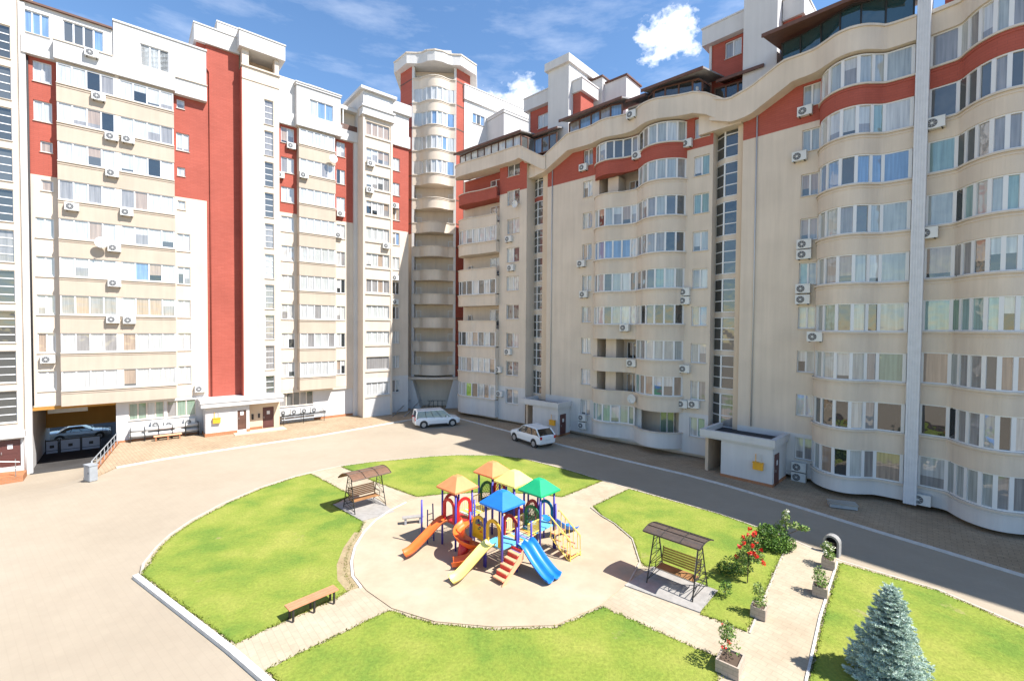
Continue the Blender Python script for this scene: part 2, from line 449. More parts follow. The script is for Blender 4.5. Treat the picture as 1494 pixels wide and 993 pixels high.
# ---- block B: square bays over a dark archway
B = building(SL, 'apartment_block', 'cream block with red flanks and two columns of square bays above the dark archway')
left_big = [(-1.28, -.3, wtop(k)-1.5, wtop(k)) for k in (8, 7, 4, 3, 2, 1, 0)]
left_small = [(-.95, -.3, wtop(k)-.85, wtop(k)-.05) for k in (6, 5)]
right_big = [(7.25, 8.15, wtop(k)-1.5, wtop(k)) for k in (7, 4, 3, 2, 1, 0)]
right_small = [(7.3, 7.85, wtop(k)-.8, wtop(k)-.05) for k in (8, 6, 5)]
m = MB(); m.panel(-1.75, 9.4, 3.47, 29.4, -.8, left_big+left_small+right_big+right_small, .12, [(20.8, 'cream'), (99, 'red')])
m.quad((-1.75,-.8,3.47),(9.4,-.8,3.47),(9.4,-1.05,3.47),(-1.75,-1.05,3.47),'cream')
m.build('wall', B, recalc=False)
solid(B, 'body', [(-1.75, 9.38, -11.5, -1.05, 3.46, 30.6), (3.12, 9.38, -11.5, -1.05, -1.9, 3.44)], 'cream')
for h in left_big: window(B, *h, -.8, 2)
for h in right_big: window(B, *h, -.8, 2)
for h in left_small + right_small: window(B, *h, -.8, 1)
# ground floor wall to the right of the archway
gw = [(3.9, 6.2, 1.8, 3.2), (6.42, 8.45, 1.75, 3.15)]
m = MB(); m.panel(3.1, 9.4, -.4, 3.46, -.82, gw, .12, 'white'); m.build('ground_wall', B, recalc=False)
window(B, *gw[0], -.82, 4, {'g_grey': 2, 'g_green': 2, 'g_pale': 1, 'g_dim': 1}, fr='ledge')
window(B, *gw[1], -.82, 3, {'g_grey': 2, 'g_green': 1, 'g_dim': 2, 'g_beige': 1}, fr='ledge')
solid(B, 'plinth', [(3.1, 8.7, -.82, -.74, -.3, .22)], 'plinth')
solid(B, 'bay_core', [(.02, 7.03, -.79, -.2, 3.46, 29.4), (3.3, 3.54, -.2, -.03, 3.6, 29.4)], 'cream')
bp = Path([(0, 0), (7.05, 0)])
for k in range(9):
    z0 = 3.47 if k == 0 else wtop(k-1)
    spandrel(B, bp, z0, led(k), 'peach', base=-.79)
    bay_window(B, Path([(.04, 0), (3.28, 0)]), 0, 3.24, led(k)+.1, wtop(k), 4, LIT, mw=.09)
    bay_window(B, Path([(3.56, 0), (7.0, 0)]), 0, 3.44, led(k)+.1, wtop(k), 4, LIT, mw=.09)
solid(B, 'penthouse_band', [(-.1, 7.15, -.8, .14, 29.402, 30.72), (-1.8, -.1, -.8, -.35, 29.402, 30.72), (7.15, 9.42, -.8, -.3, 29.402, 30.72)], 'white')
solid(B, 'penthouse_ledge', [(-.14, 3.2, -.5, .2, 30.722, 30.83), (3.2, 9.46, -.5, -.2, 30.722, 30.80)], 'ledge')
ph = [(-1.7, -.35, 31.0, 32.6), (.38, 2.65, 31.0, 32.7)]
m = MB(); m.panel(-1.8, 3.25, 30.83, 33.1, -.55, ph, .1, 'white'); m.quad((3.25,-.55,30.83),(3.25,-.55,33.1),(3.25,-6,33.1),(3.25,-6,30.83),'white'); m.build('penthouse_wall', B, recalc=False)
PH = {'g_blue': 3, 'g_dim': 1, 'g_pale': 1}
window(B, *ph[0], -.55, 3, PH); window(B, *ph[1], -.55, 4, PH)
pr = [(4.9, 6.75, 30.95, 32.7)]
m = MB(); m.panel(3.25, 9.4, 30.80, 33.75, -.38, pr, .1, 'white'); m.build('penthouse_wall', B, recalc=False)
window(B, *pr[0], -.38, 3, {'g_pale': 2, 'g_grey': 1})
solid(B, 'roof', [(-1.85, 3.2, -9, -.35, 33.102, 33.24)], 'dark_roof')
solid(B, 'parapet', [(3.26, 9.4, -9, -.5, 30.8, 33.74), (3.2, 9.46, -9, -.3, 33.76, 33.9), (-1.75, 3.2, -9, -.72, 30.8, 33.1)], 'white')
pipe_part(B, -1.55, -.7, 3.6, 29.3, 'dark', .06)
# passage under the block
m = MB()
m.box(-1.75, 3.1, -11.5, -.81, 3.2, 3.455, 'ochre')
m.box(3.1, 3.3, -11.5, -.83, -2.2, 3.44, 'ochre'); m.box(-1.95, -1.75, -11.5, -.6, -2.2, 3.44, 'white')
m.box(-1.74, 3.09, -9.3, -9.0, .5, 3.19, 'ochre')
m.build('passage', B)
solid(B, 'pilaster', [(-1.95, -1.6, -.79, -.45, -1.6, 33)], 'white')
solid(B, 'drive_floor_shade', [(-1.74, 3.09, -11.4, -.1, -1.8, -1.375)], 'asphalt_and_shade')  # dark sheet: the shade under the block put into the floor colour
solid(B, 'fascia_box', [(-1.2, 1.2, -5, -4.8, 2.35, 2.8)], 'ac_white')

# ---- stair tower A at the left edge
A = building(SL, 'stair_tower', 'cream stair tower at the left edge with a dark red double door below', cat='stair tower')
sw = [(-3.25, -2.28, 30.8-LP*k-2.3, 30.8-LP*k) for k in range(10)]
m = MB(); m.panel(-9, -1.98, 1.5, 38, 0, sw, .15, 'cream'); m.quad((-1.98,0,1.5),(-1.98,0,38),(-1.98,-8,38),(-1.98,-8,1.5),'cream'); m.build('wall', A, recalc=False)
solid(A, 'body', [(-9, -2.0, -8, -.3, -1.9, 37.9)], 'cream')
for h in sw: window(A, *h, 0, 1, {'g_dim': 2, 'g_grey': 2, 'g_stair': 2}, rec=.15, rows=(.25, .5, .75), name='stair_window')
m = MB(); m.panel(-9, -1.98, -1.7, 1.5, -.05, [(-4.3, -2.15, -.62, 1.35)], .2, 'white'); m.build('ground_wall', A, recalc=False)
solid(A, 'cornice', [(-9, -1.9, -.3, .35, 1.505, 1.95)], 'white')
door(A, -4.25, -3.24, -.62, 1.3, -.12, notice=True); door(A, -3.2, -2.18, -.62, 1.3, -.12, notice=True)
m = MB(); m.prism([(-9, 0), (-1.85, 0), (-1.85, 1.6), (-9, 2.3)], -1.9, lambda u: -.62 - max(0, u+2.9)*.35, 'plinth'); m.build('ramp', A)
m = MB()
for u in (-6.5, -5.4, -4.3, -3.2, -2.2): m.tube([(u, 1.62, -1.0), (u, 1.62, .25)], .025, 'steel', 6)
m.tube([(-6.5, 1.62, .25), (-3.2, 1.62, .25), (-2.0, 1.62, .0)], .03, 'steel', 6); m.tube([(-6.5, 1.62, -.2), (-3.2, 1.62, -.2), (-2.0, 1.62, -.45)], .02, 'steel', 6)
m.build('railing', A)
pipe_part(A, -1.9, .05, -1.5, 1.5, 'zinc', .05)

# ---- tower C: tall red slab with a cream stair shaft
Ct = building(SL, 'stair_tower', 'tall red and cream stair tower with boxy white cap and open top loggia', cat='stair tower')
solid(Ct, 'red_wall', [(9.402, 11.98, -6, -.8, 2.9, 34.6), (8.75, 9.4, -6, -.95, 30.9, 34.6)], 'red')
solid(Ct, 'red_return', [(11.98, 12.05, -2, .17, 2.9, 33.2)], 'red')
sw = [(13.85, 14.62, 30.9-LP*k-2.28, 30.9-LP*k) for k in range(10)]
m = MB(); m.panel(12.05, 15.12, 2.7, 33.35, .2, sw, .15, 'cream'); m.build('wall', Ct, recalc=False)
solid(Ct, 'shaft', [(12.06, 15.1, -6, 0, 2.7, 33.34)], 'cream')
for h in sw: window(Ct, *h, .2, 1, {'g_dim': 1, 'g_grey': 2, 'g_pale': 1, 'g_stair': 1}, rec=.15, rows=(.25, .5, .75), name='stair_window')
solid(Ct, 'ledge', [(12.0, 15.2, -.2, .32, 33.352, 33.5), (12.05, 15.16, 0, .26, 32.2, 32.32)], 'cream')
m = MB()
m.box(12.06, 12.6, -.6, .2, 33.502, 34.88, 'cream'); m.box(14.75, 15.1, -.6, .2, 33.502, 34.88, 'cream'); m.box(12.06, 15.1, -6, -1.8, 33.35, 34.88, 'sand_render')
m.box(15.0, 15.1, -1.8, -.6, 33.502, 34.88, 'sand_render'); m.box(13.0, 14.2, -1.79, -1.7, 33.6, 34.3, 'g_dark')
m.build('loggia', Ct)
cap(Ct, 'white_cap', 8.55, 12.0, -5, -.55, 34.602, 36.0); cap(Ct, 'white_cap', 11.8, 15.6, -4.5, .55, 34.885, 36.25)
cap(Ct, 'chimney', 10.4, 12.45, -3.2, -1.6, 36.15, 37.4)
pipe_part(Ct, 9.65, -.72, 3.0, 32.2, 'red', .055, kick=(-.55, .8))
# flat-roofed entrance annexe in front of tower C
AC_ = building(SL, 'entrance_annexe', 'low white entrance annexe with two brown doors at the foot of the red tower', cat='entrance')
m = MB(); m.panel(8.95, 12.3, -.2, 2.6, 1.2, [(11.35, 12.05, .35, 2.1)], .12, 'white'); m.box(8.96, 12.28, -.78, 1.0, -.2, 2.6, 'white'); m.build('wall', AC_, recalc=False)
m = MB(); m.panel(12.3, 15.0, -.2, 2.6, .35, [(13.55, 14.5, .05, 2.05)], .12, 'sand_render'); m.box(12.3, 14.98, -.78, .15, -.2, 2.6, 'sand_render'); m.build('porch_wall', AC_, recalc=False)
solid(AC_, 'plinth', [(8.9, 11.33, 1.0, 1.26, -.3, .35), (12.07, 12.32, 1.0, 1.26, -.3, .35), (8.88, 8.95, -.7, 1.2, -.3, .3), (12.35, 13.5, .3, .42, -.3, .3)], 'plinth')
cap(AC_, 'roof_slab', 8.6, 15.05, -.79, 1.6, 2.62, 3.0, lip=.25)
door(AC_, 11.36, 12.04, .35, 2.08, 1.1, 'wood', True); door(AC_, 13.56, 14.49, .05, 2.03, .25, 'brown_door', True)
solid(AC_, 'intercom', [(12.62, 12.78, .36, .42, 1.0, 1.5)], 'dark'); solid(AC_, 'intercom', [(13.15, 13.3, .36, .42, 1.1, 1.5)], 'dark')
solid(AC_, 'step', [(11.0, 15.2, .8, 2.2, -.3, .12)], 'sand_render')

# ---- block D
D = building(SL, 'apartment_block', 'narrow cream block with one column of glazed bays, right of the red tower')
lc = [(15.5, 16.7, wtop(k)-1.5, wtop(k)) for k in range(9)]; rc = [(20.85, 21.75, wtop(k)-1.5, wtop(k)) for k in range(9)]
m = MB(); m.panel(15.1, 22.6, 3.3, 29.4, -.8, lc+rc, .12, [(20.9, 'cream'), (99, 'red')]); m.build('wall', D, recalc=False)
gd = [(15.3, 18.5, 1.7, 3.1)]
m = MB(); m.panel(15.1, 23.4, -.4, 3.3, -1.0, gd, .12, 'white'); m.build('ground_wall', D, recalc=False)
window(D, *gd[0], -1.0, 5, {'g_grey': 2, 'g_dim': 1, 'g_green': 1, 'g_beige': 1}, fr='ledge')
solid(D, 'body', [(15.12, 23.3, -11, -1.25, -.5, 33.4)], 'cream')
solid(D, 'overhang', [(15.11, 23.4, -1.24, -.82, 3.05, 3.302)], 'cream')
for h in lc + rc: window(D, *h, -.8, 2)
solid(D, 'plinth', [(18.6, 23.4, -1.0, -.92, -.3, .3)], 'plinth')
solid(D, 'bay_core', [(16.95, 20.47, -.79, -.2, 3.3, 29.4)], 'cream')
dp = Path([(16.93, 0), (20.49, 0)])
for k in range(9):
    z0 = 3.31 if k == 0 else wtop(k-1)
    spandrel(D, dp, z0, led(k), 'peach', base=-.79)
    bay_window(D, Path([(17.0, 0), (20.42, 0)]), 0, 3.42, led(k)+.1, wtop(k), 5, {'g_blind': 8, 'g_pale': 3, 'g_grey': 1.5}, mw=.09)
solid(D, 'pilaster', [(22.602, 23.3, -1.2, -.5, -.3, 29.4)], 'white')
solid(D, 'penthouse_band', [(16.7, 21.1, -.8, .15, 29.402, 30.6), (15.12, 16.7, -.8, -.5, 29.402, 30.6), (21.1, 23.2, -.8, -.4, 29.402, 30.5)], 'white')
dw = [(18.0, 20.3, 30.75, 32.4)]
m = MB(); m.panel(16.78, 21.05, 30.6, 33.4, -.15, dw, .1, 'white'); m.quad((16.78,-.15,30.6),(16.78,-.15,33.4),(16.78,-6,33.4),(16.78,-6,30.6),'white'); m.build('penthouse_wall', D, recalc=False)
window(D, *dw[0], -.15, 3, {'g_blue': 2, 'g_pale': 2, 'g_grey': 1})
solid(D, 'penthouse_body', [(16.8, 21.03, -9, -.4, 30.6, 33.4), (15.12, 16.78, -9, -.7, 30.6, 34.0), (21.05, 23.2, -9, -2.2, 30.5, 32.9)], 'white')
cap(D, 'parapet', 16.7, 21.1, -9, -.05, 33.42, 33.6)
solid(D, 'chimney', [(18.2, 19.8, -3, -1.5, 33.7, 34.5)], 'ledge')
m = MB(); m.box(21.05, 23.2, -2.2, -.45, 32.6, 32.95, 'white'); m.box(22.95, 23.2, -2.2, -.45, 30.5, 32.6, 'white'); m.box(21.4, 21.5, -.6, -.5, 30.5, 32.6, 'pvc'); m.box(21.2, 22.9, -2.19, -2.1, 30.8, 32.3, 'g_beige'); m.box(21.06, 22.94, -.56, -.5, 30.5, 31.1, 'wood'); m.build('loggia', D)

# ---- block E, stands forward
E_ = building(SL, 'apartment_block', 'slim cream block with boxy white cornice, standing forward left of the corner tower')
eh = [(23.25, 25.95, wtop(k)-1.45 + (.5 if k > 8 else .0), wtop(k)+(.35 if k > 8 else 0)) for k in range(10)]
eh = [(23.3, 25.9, 2.35+LP*.96*k, 3.75+LP*.96*k) for k in range(11)]
m = MB(); m.panel(22.97, 26.2, -.3, 32.0, 1.1, eh, .14, [(4.2, 'white'), (99, 'cream')]); m.build('wall', E_, recalc=False)
solid(E_, 'body', [(22.98, 26.19, -10, .82, -.3, 34.2)], 'cream')
solid(E_, 'pilaster', [(22.90, 23.12, .95, 1.22, -.3, 32), (26.02, 26.24, .95, 1.18, -.3, 32)], 'cream')
for i, h in enumerate(eh):
    window(E_, *h, 1.1, 1 if i == 1 else 4, LIT if i > 3 else {'g_blind': 3, 'g_pale': 1, 'g_grey': .6}, rec=.14)
    q = MB(); q.box(23.14, 26.0, 1.102, 1.2, h[2]-.22, h[2]-.07, 'ledge'); q.build('ledge', E_)
solid(E_, 'cornice', [(22.75, 26.4, .4, 1.4, 31.9, 32.1), (22.85, 26.35, .4, 1.3, 32.102, 32.75), (22.75, 26.45, .4, 1.42, 32.76, 32.95)], 'white')
solid(E_, 'top_box', [(22.95, 26.25, -6, 1.15, 32.96, 34.45), (22.6, 26.6, -6.2, 1.5, 34.46, 34.75)], 'white')
solid(E_, 'panel', [(23.3, 25.9, 1.152, 1.18, 33.3, 34.1)], 'pvc')
ew = [(26.62, 27.5, 2.35+LP*.96*k, 3.75+LP*.96*k) for k in range(10)]
m = MB(); m.panel(26.19, 28.6, -.3, 30.9, .3, ew, .12, [(4.2, 'white'), (20.6, 'cream'), (99, 'red')]); m.build('side_wall', E_, recalc=False)
solid(E_, 'side_body', [(26.2, 28.55, -9, .05, -.3, 33.2)], 'cream')
for h in ew: window(E_, *h, .3, 2, LIT)
solid(E_, 'side_parapet', [(26.25, 28.7, .05, .5, 30.0, 31.3), (26.25, 28.6, -3, .32, 31.302, 33.6), (26.2, 28.8, -3, .6, 33.602, 34.8)], 'white')
# ================================================================ CORNER TOWER
T = building(ST, 'corner_tower', 'tall round-fronted corner tower with wavy white cap, red flanks and curved balconies', cat='tower block')
m = MB()
m.prism([(-4.35,-1.75),(-2.72,-.05),(-2.5,-.05),(-2.5,-1.15),(2.3,-1.15),(2.3,-.05),(2.52,-.05),(4.05,-1.65),(4.05,-9),(-4.35,-9)], -.3, 41.0, 'cream')
m.build('wall', T)
m = MB()
m.prism([(-4.42,-1.76),(-2.74,-.02),(-2.7,-.06),(-4.37,-1.8)], 21.0, 40.9, 'red')
m.prism([(2.55,-.02),(4.12,-1.66),(4.07,-1.7),(2.5,-.06)], 3.4, 40.9, 'red')
m.build('red_flank', T)
for j in range(14):
    z = 39.3 - 2.85*j
    m = MB(); m.prism([(2.56,-.0),(4.14,-1.65),(4.1,-1.69),(2.52,-.04)], z, z+.14, 'wood')
    m.build('seam', T)
    if z > 21:
        m = MB(); m.prism([(-4.45,-1.74),(-2.75,.0),(-2.71,-.04),(-4.4,-1.78)], z, z+.12, 'wood'); m.build('seam', T)
solid(T, 'side_return', [(-2.74, -2.45, -1.1, .03, 3.3, 40.9), (2.25, 2.54, -1.1, .03, 3.3, 40.9)], 'white')
tp = Path([(-2.66,.04),(-2.2,.04),(-1.75,.08),(-1.25,.5),(-.6,.85),(.1,.95),(.8,.75),(1.4,.3),(1.8,.06),(2.46,.04)], 5)
TS = {'g_pale': 4, 'g_blue': 1.2, 'g_blind': 2}
for j in range(-1, 12):
    z = 36.5 - 2.85*j
    if j in (0, 1, 2, 3): bay_window(T, tp, .05, tp.len-.05, z+.1, z+1.68, [0,.2,.33,.46,.58,.7,.82,1], TS, mw=.14)
    z0 = z - 1.18
    if j <= 4: spandrel(T, tp, z0, z, 'cream', base=-1.14)
    else: hollow_front(T, tp, z0, z, 'cream', base=-1.14)
    if j > 3 or j == -1:
        for (a, b) in ((-2.35,-1.75), (1.55, 2.2)):
            window(T, a, b, z+.02, z+.95, -1.0, 1, {'g_dim': 1, 'g_grey': 1}, rec=.08, sill=False)
solid(T, 'back_wall', [(-2.44, 2.24, -1.148, -1.09, 3.3, 40.8)], 'cream'); m = MB(); m.box(-.06, .06, -1.088, -1.03, 3.3, 26, 'ledge'); m.build('back_seam', T)
cp = Path([(-5.2,-1.6),(-4.6,-.95),(-3.3,.62),(-2.1,.62),(-1.5,.75),(-.8,1.25),(.1,1.45),(1.0,1.2),(1.6,.75),(2.1,.62),(3.1,.62),(4.3,-.75),(4.9,-1.4)], 1)
m = MB(); m.prism(list(cp.p) + [(4.9,-6),(-5.2,-6)], 40.85, 42.0, 'white'); m.band(cp, 42.003, 42.15, .08, -.3, 'ledge'); m.build('white_cap', T)
solid(T, 'roof_box', [(-1.2, 1.7, -3.5, -.8, 42.0, 42.5), (-1.35, 1.85, -3.6, -.65, 42.503, 43.3)], 'white')
# sloping buttresses and ramp at its foot
for s0, s1, k in ((-4.5, -2.5, 1), (2.4, 3.2, -1)):
    m = MB(); a, b = (s0, s1)
    top = [(a,-1.2,3.5),(b,-1.2,3.5),(b,.9,3.5),(a,.9,3.5)]
    if k > 0: bot = [(a,-1.2,-.3),(b+1.1,-1.2,-.3),(b+1.1,1.0,-.3),(a,1.0,-.3)]
    else: bot = [(a-1.0,-1.2,-.3),(b,-1.2,-.3),(b,1.0,-.3),(a-1.0,1.0,-.3)]
    m.add(top + bot, [(0,1,2,3),(4,7,6,5),(0,4,5,1),(1,5,6,2),(2,6,7,3),(3,7,4,0)], 'white')
    m.build('buttress', T)
solid(T, 'base_band', [(-4.4, 3.6, -1.14, 1.05, 3.502, 3.75)], 'cream')
m = MB(); m.prism([(-3.8,1.05),(1.6,1.05),(.2,6.5),(-4.2,6.5)], -.3, .02, 'plinth'); m.build('ramp', T)
m = MB()
for u in (-3.9,-2.6,-1.2): m.tube([(u, 6.3, 0), (u+1.2, 1.2, 1.1)], .05, 'steel', 6)
for q in (-1, 0, 1, 2): m.tube([(.2+q*.5, 2.4, 0), (.2+q*.5, 2.4, 1.2)], .03, 'iron', 6)
m.tube([(-.5,2.4,1.2),(1.6,2.4,1.2)], .03, 'iron', 6)
m.build('railing', T)

# ---- far wing behind the tower
SK = Sec(-5.3, 57, 1.19, 1)
K = building(SK, 'apartment_block', 'bright white wing rising behind the brown glazed roof terrace, right of the corner tower')
kw = [(.25, 2.1, 35.2, 36.4)]
m = MB(); m.panel(-1.0, 16, 20, 39.2, 0, kw, .12, 'white'); m.build('wall', K, recalc=False)
window(K, *kw[0], 0, 3, {'g_dim': 1, 'g_blue': 1})
solid(K, 'body', [(-1.0, 16, -10, -.25, 0, 39.2)], 'white')
cap(K, 'parapet', -1.1, 16.1, -10, .2, 37.6, 39.3)
kb = [(-.0, 0, 0, 0)]
solid(K, 'projecting_bay', [(2.5, 12, -.2, 3.4, 20, 35.9)], 'white'); cap(K, 'bay_cap', 2.4, 12.1, -.2, 3.5, 35.92, 36.2)
m = MB(); m.box(2.44, 2.5, .7, 2.6, 31.3, 32.7, 'pvc')
for q in range(3): m.box(2.42, 2.435, .76+q*.61, 1.28+q*.61, 31.4, 32.6, ('g_dark','g_grey','g_pale')[q])
m.build('window', K)
solid(K, 'roof_shed', [(9, 11.5, -4, -2, 39.3, 40.6)], 'white')

# ================================================================ RIGHT RANGE
def terrace_roof(parent, u0, u1, n0, n1, z0, z1, mat='roofing', th=.12):
    m = MB()
    vs = [(u0,n0,z0),(u1,n0,z0),(u1,n1,z1),(u0,n1,z1)]
    m.add([(a,b,c+th) for a,b,c in vs] + vs, [(0,1,2,3),(7,6,5,4),(0,4,5,1),(1,5,6,2),(2,6,7,3),(3,7,4,0)], mat)
    m.box(u0, u1, n0+.002, n0+.09, z0-.1, z0+th, 'dark_roof')
    return m.build('terrace_roof', parent)
def terrace_glazing(parent, path, z0, z1, st, kinds, post='wood', curtain=None, mw=.1):
    o = bay_window(parent, path, .02, path.len-.02, z0, z1, st, kinds, inset=.06, fr=post, mw=mw, rail=.1, name='terrace_glazing')
    if curtain:
        q = MB(); q.band(path, z0+.12, z0+curtain, -.20, -.23, 'g_pale'); q.build('curtain', o)
    return o

# ---- block G
G = building(SG, 'apartment_block', 'cream block with rounded balconies and a brown glazed roof terrace, next to the corner tower')
GL = lambda k: 2.2 + 2.74*k
gw = [(-.88, .75, 3.5+2.86*k-1.45, 3.5+2.86*k) for k in range(9)]
m = MB(); m.panel(-1.9, 1.67, .3, 26.3, 0, gw, .14, [(3.75, 'white'), (23.35, 'cream'), (99, 'red')])
m.quad((1.67,0,.3),(1.67,0,26.3),(1.67,-1.7,26.3),(1.67,-1.7,.3),'cream'); m.quad((-1.9,0,.3),(-1.9,0,26.3),(-1.9,-1.7,26.3),(-1.9,-1.7,.3),'cream')
m.build('wall', G, recalc=False)
GK = {'g_grey': 1, 'g_dim': 1, 'g_dark': .7, 'g_pale': 1, 'half': 1, 'g_beige': .5}
for h in gw: window(G, *h, 0, 2, GK, rec=.14)
solid(G, 'body', [(-8.3, 1.66, -12, -1.0, .3, 26.2), (-1.88, 1.66, -1.0, -.25, .3, 26.2), (-8.2, 1.5, -11, -.6, 0, .3)], 'cream')
solid(G, 'red_back', [(-8.0, -1.92, -.99, -.9, 23.35, 26.1)], 'red')
gp = Path([(-8.05,-.7),(-7.9,.1),(-7.3,.55),(-6.4,.75),(-5.4,.72),(-4.6,.55),(-3.6,.5),(-1.92,.5)], 5)
for k in range(9):
    z0 = .45 if k == 0 else GL(k-1)+1.62
    mat = 'red' if k == 8 else ('white' if k == 0 else 'cream')
    if k in (8, 7, 5, 3):
        hollow_front(G, gp, z0, GL(k), mat, base=-.98)
        window(G, -4.0, -2.4, GL(k)-.5, GL(k)+1.25, -.8, 2, GK, rec=.08, sill=False)
        if k in (5, 7, 3): window(G, -7.4, -6.8, GL(k)-.3, GL(k)+.7, -.8, 1, {'g_dim': 1, 'g_dark': 1}, rec=.08, sill=False)
    else:
        spandrel(G, gp, z0, GL(k), mat, base=-.98)
        bay_window(G, gp, .5, gp.len-.05, GL(k)+.1, GL(k)+1.62, [0,.12,.24,.37,.5,.62,.75,.87,1], {'g_pale': 3, 'g_blind': 2, 'g_grey': 1.5, 'g_dim': 1.2, 'half': 1}, mw=.11,
                   seed_kinds=['g_grey','g_pale','g_blind','g_lime','g_dim','g_pale','g_beige','g_blind'] if k == 0 else None)
        solid(G, 'bay_end', [(-2.05, -1.905, -.98, .42, GL(k)+.1, GL(k)+1.62)], 'cream')
pg = Path([(-8.25,.2),(-7.8,.75),(-6.8,1.0),(-5.4,1.0),(-4.2,.9),(-1.9,.85),(1.3,.85),(1.9,.75),(3.0,.6),(4.2,.5)], 4)
def zt_g(u): return 27.3 if u < 1.3 else 27.3 - min((u-1.3)/2.6, 1)*1.6
def zb_g(u): return zt_g(u) - (1.25 if u < 1.3 else 1.15)
m = MB(); m.band(pg, zb_g, zt_g, 0, -1.6, 'cream'); m.build('parapet', G)
m = MB(); m.band(pg, lambda u: zt_g(u)+.003, lambda u: zt_g(u)+.1, .07, -.3, 'ledge'); m.build('ledge', G)
terrace_glazing(G, Path([(-7.6,.35),(-5.5,.55),(1.3,.55)]), 27.35, 28.55, [i/9 for i in range(10)], {'g_pale': 3, 'g_grey': 2, 'g_blind': 1})
terrace_glazing(G, Path([(1.32,.5),(1.6,-1.2),(4.3,-1.2)]), 26.9, 28.5, 5, {'g_blue': 2, 'g_dim': 1})
terrace_roof(G, -7.9, 1.6, .9, -3.4, 28.62, 29.3); terrace_roof(G, 1.65, 4.6, -.9, -4, 28.7, 29.6)
solid(G, 'attic', [(-5.0, 1.6, -12, -3.5, 26.2, 29.2)], 'white')

# ---- block H
H = building(SH, 'apartment_block', 'shaded cream block with two waves of curved bays and wooden roof pergolas above')
HL = lambda k: 1.75 + 2.74*k
hl = [(-.72, .27, 3.35+2.77*k-1.4, 3.35+2.77*k) for k in range(9)]
hr = [(9.12, 10.25, 3.1+2.77*k-1.45, 3.1+2.77*k) for k in range(9)]
log = [(3.0, 5.0, HL(k)-.9, HL(k)+1.7) for k in (7, 2, 1)] + [(6.0, 8.6, .6, HL(0)+1.7)]
logb = [(.95, 4.9, HL(k)-.95, HL(k)+1.68) for k in (7, 2, 1)]
m = MB(); m.panel(-4.75, 10.5, .35, 26.0, 0, hl+hr+logb+[(5.2, 8.3, .5, HL(0)+1.65)], .14, [(3.4, 'white'), (23.1, 'cream'), (99, 'red')])
m.quad((10.5,0,.35),(10.5,0,26),(10.5,-1.8,26),(10.5,-1.8,.35),'cream'); m.quad((-4.75,0,.35),(-4.75,0,26),(-4.75,-.7,26),(-4.75,-.7,.35),'cream')
m.build('wall', H, recalc=False)
solid(H, 'body', [(-4.74, 10.48, -12, -1.5, .3, 25.9), (-4.74, .9, -1.49, -.26, .4, 25.9), (8.6, 10.48, -1.49, -.26, .4, 25.9), (-4.6, 10.2, -11, -.5, 0, .3)], 'cream')
for h in hl: window(H, *h, 0, 2, SHADE, rec=.14)
for h in hr: window(H, *h, 0, 2, SHADE, rec=.14)
for k in (7, 2, 1):
    window(H, 3.1, 4.75, HL(k)-.7, HL(k)+1.35, -1.3, 3, {'g_grey': 1, 'g_dim': 1, 'g_dark': 1, 'g_beige': 1}, rec=.1, sill=False)
    solid(H, 'loggia_wall', [(1.7, 2.7, -1.49, -.2, HL(k)-.9, HL(k)+1.64)], 'cream')
window(H, 6.2, 7.4, .7, 3.2, -1.2, 2, {'g_green': 2, 'g_pale': 1}, rec=.1, sill=False, name='balcony_door')
hp1 = Path([(.55,.0),(.8,.4),(1.2,.72),(1.8,.9),(2.4,.88),(3.0,.62),(3.6,.36),(4.3,.28),(4.75,.34)], 5)
hp2 = Path([(4.75,.34),(5.2,.7),(5.7,1.1),(6.3,1.32),(7.0,1.3),(7.7,1.0),(8.3,.5),(8.6,.0)], 5)
for k in range(9):
    z0 = .6 if k == 0 else HL(k-1)+1.62
    mat = 'red' if k == 8 else ('white' if k == 0 else 'cream')
    for side, hp in ((0, hp1), (1, hp2)):
        op = (side == 0 and k in (7, 2, 1)) or (side == 1 and k == 0)
        if op: hollow_front(H, hp, z0, HL(k), mat, base=-.02)
        else:
            spandrel(H, hp, z0, HL(k), mat, base=-.02)
            bay_window(H, hp, .06, hp.len-.04, HL(k)+.1, HL(k)+1.62, [0,.1,.24,.4,.56,.72,.88,1] if side == 0 else [0,.17,.33,.5,.66,.83,1], SHADE, mw=.13)
ph_ = Path([(-5.9,.55),(-4.9,.7),(-3.6,.78),(-1.9,.85),(.4,.95),(1.5,1.25),(2.3,1.35),(3.2,1.1),(3.9,.98),(4.7,1.05),(5.4,1.45),(6.1,1.72),(7.0,1.7),(8.2,1.15),(9.3,.85),(10.2,.8),(11.0,.7),(11.7,.6)], 3)
def lerp(x, tab):
    if x <= tab[0][0]: return tab[0][1]
    for (a, p), (b, q) in zip(tab, tab[1:]):
        if x <= b: return p + (q-p)*(x-a)/(b-a)
    return tab[-1][1]
zt_h = lambda u: lerp(u, [(-5.9,25.65),(-4.7,25.75),(-1.9,27.0),(1,26.9),(9.3,26.85),(10.2,26.5),(11.7,25.5)])
zb_h = lambda u: lerp(u, [(-5.9,24.3),(-4.7,24.35),(-1.9,25.6),(1,25.45),(9.3,25.4),(10.2,25.05),(11.7,24.0)])
m = MB(); m.band(ph_, zb_h, zt_h, 0, -1.35, 'cream'); m.build('parapet', H)
m = MB(); m.band(ph_, lambda u: zt_h(u)+.003, lambda u: zt_h(u)+.1, .07, -.3, 'ledge'); m.build('ledge', H)
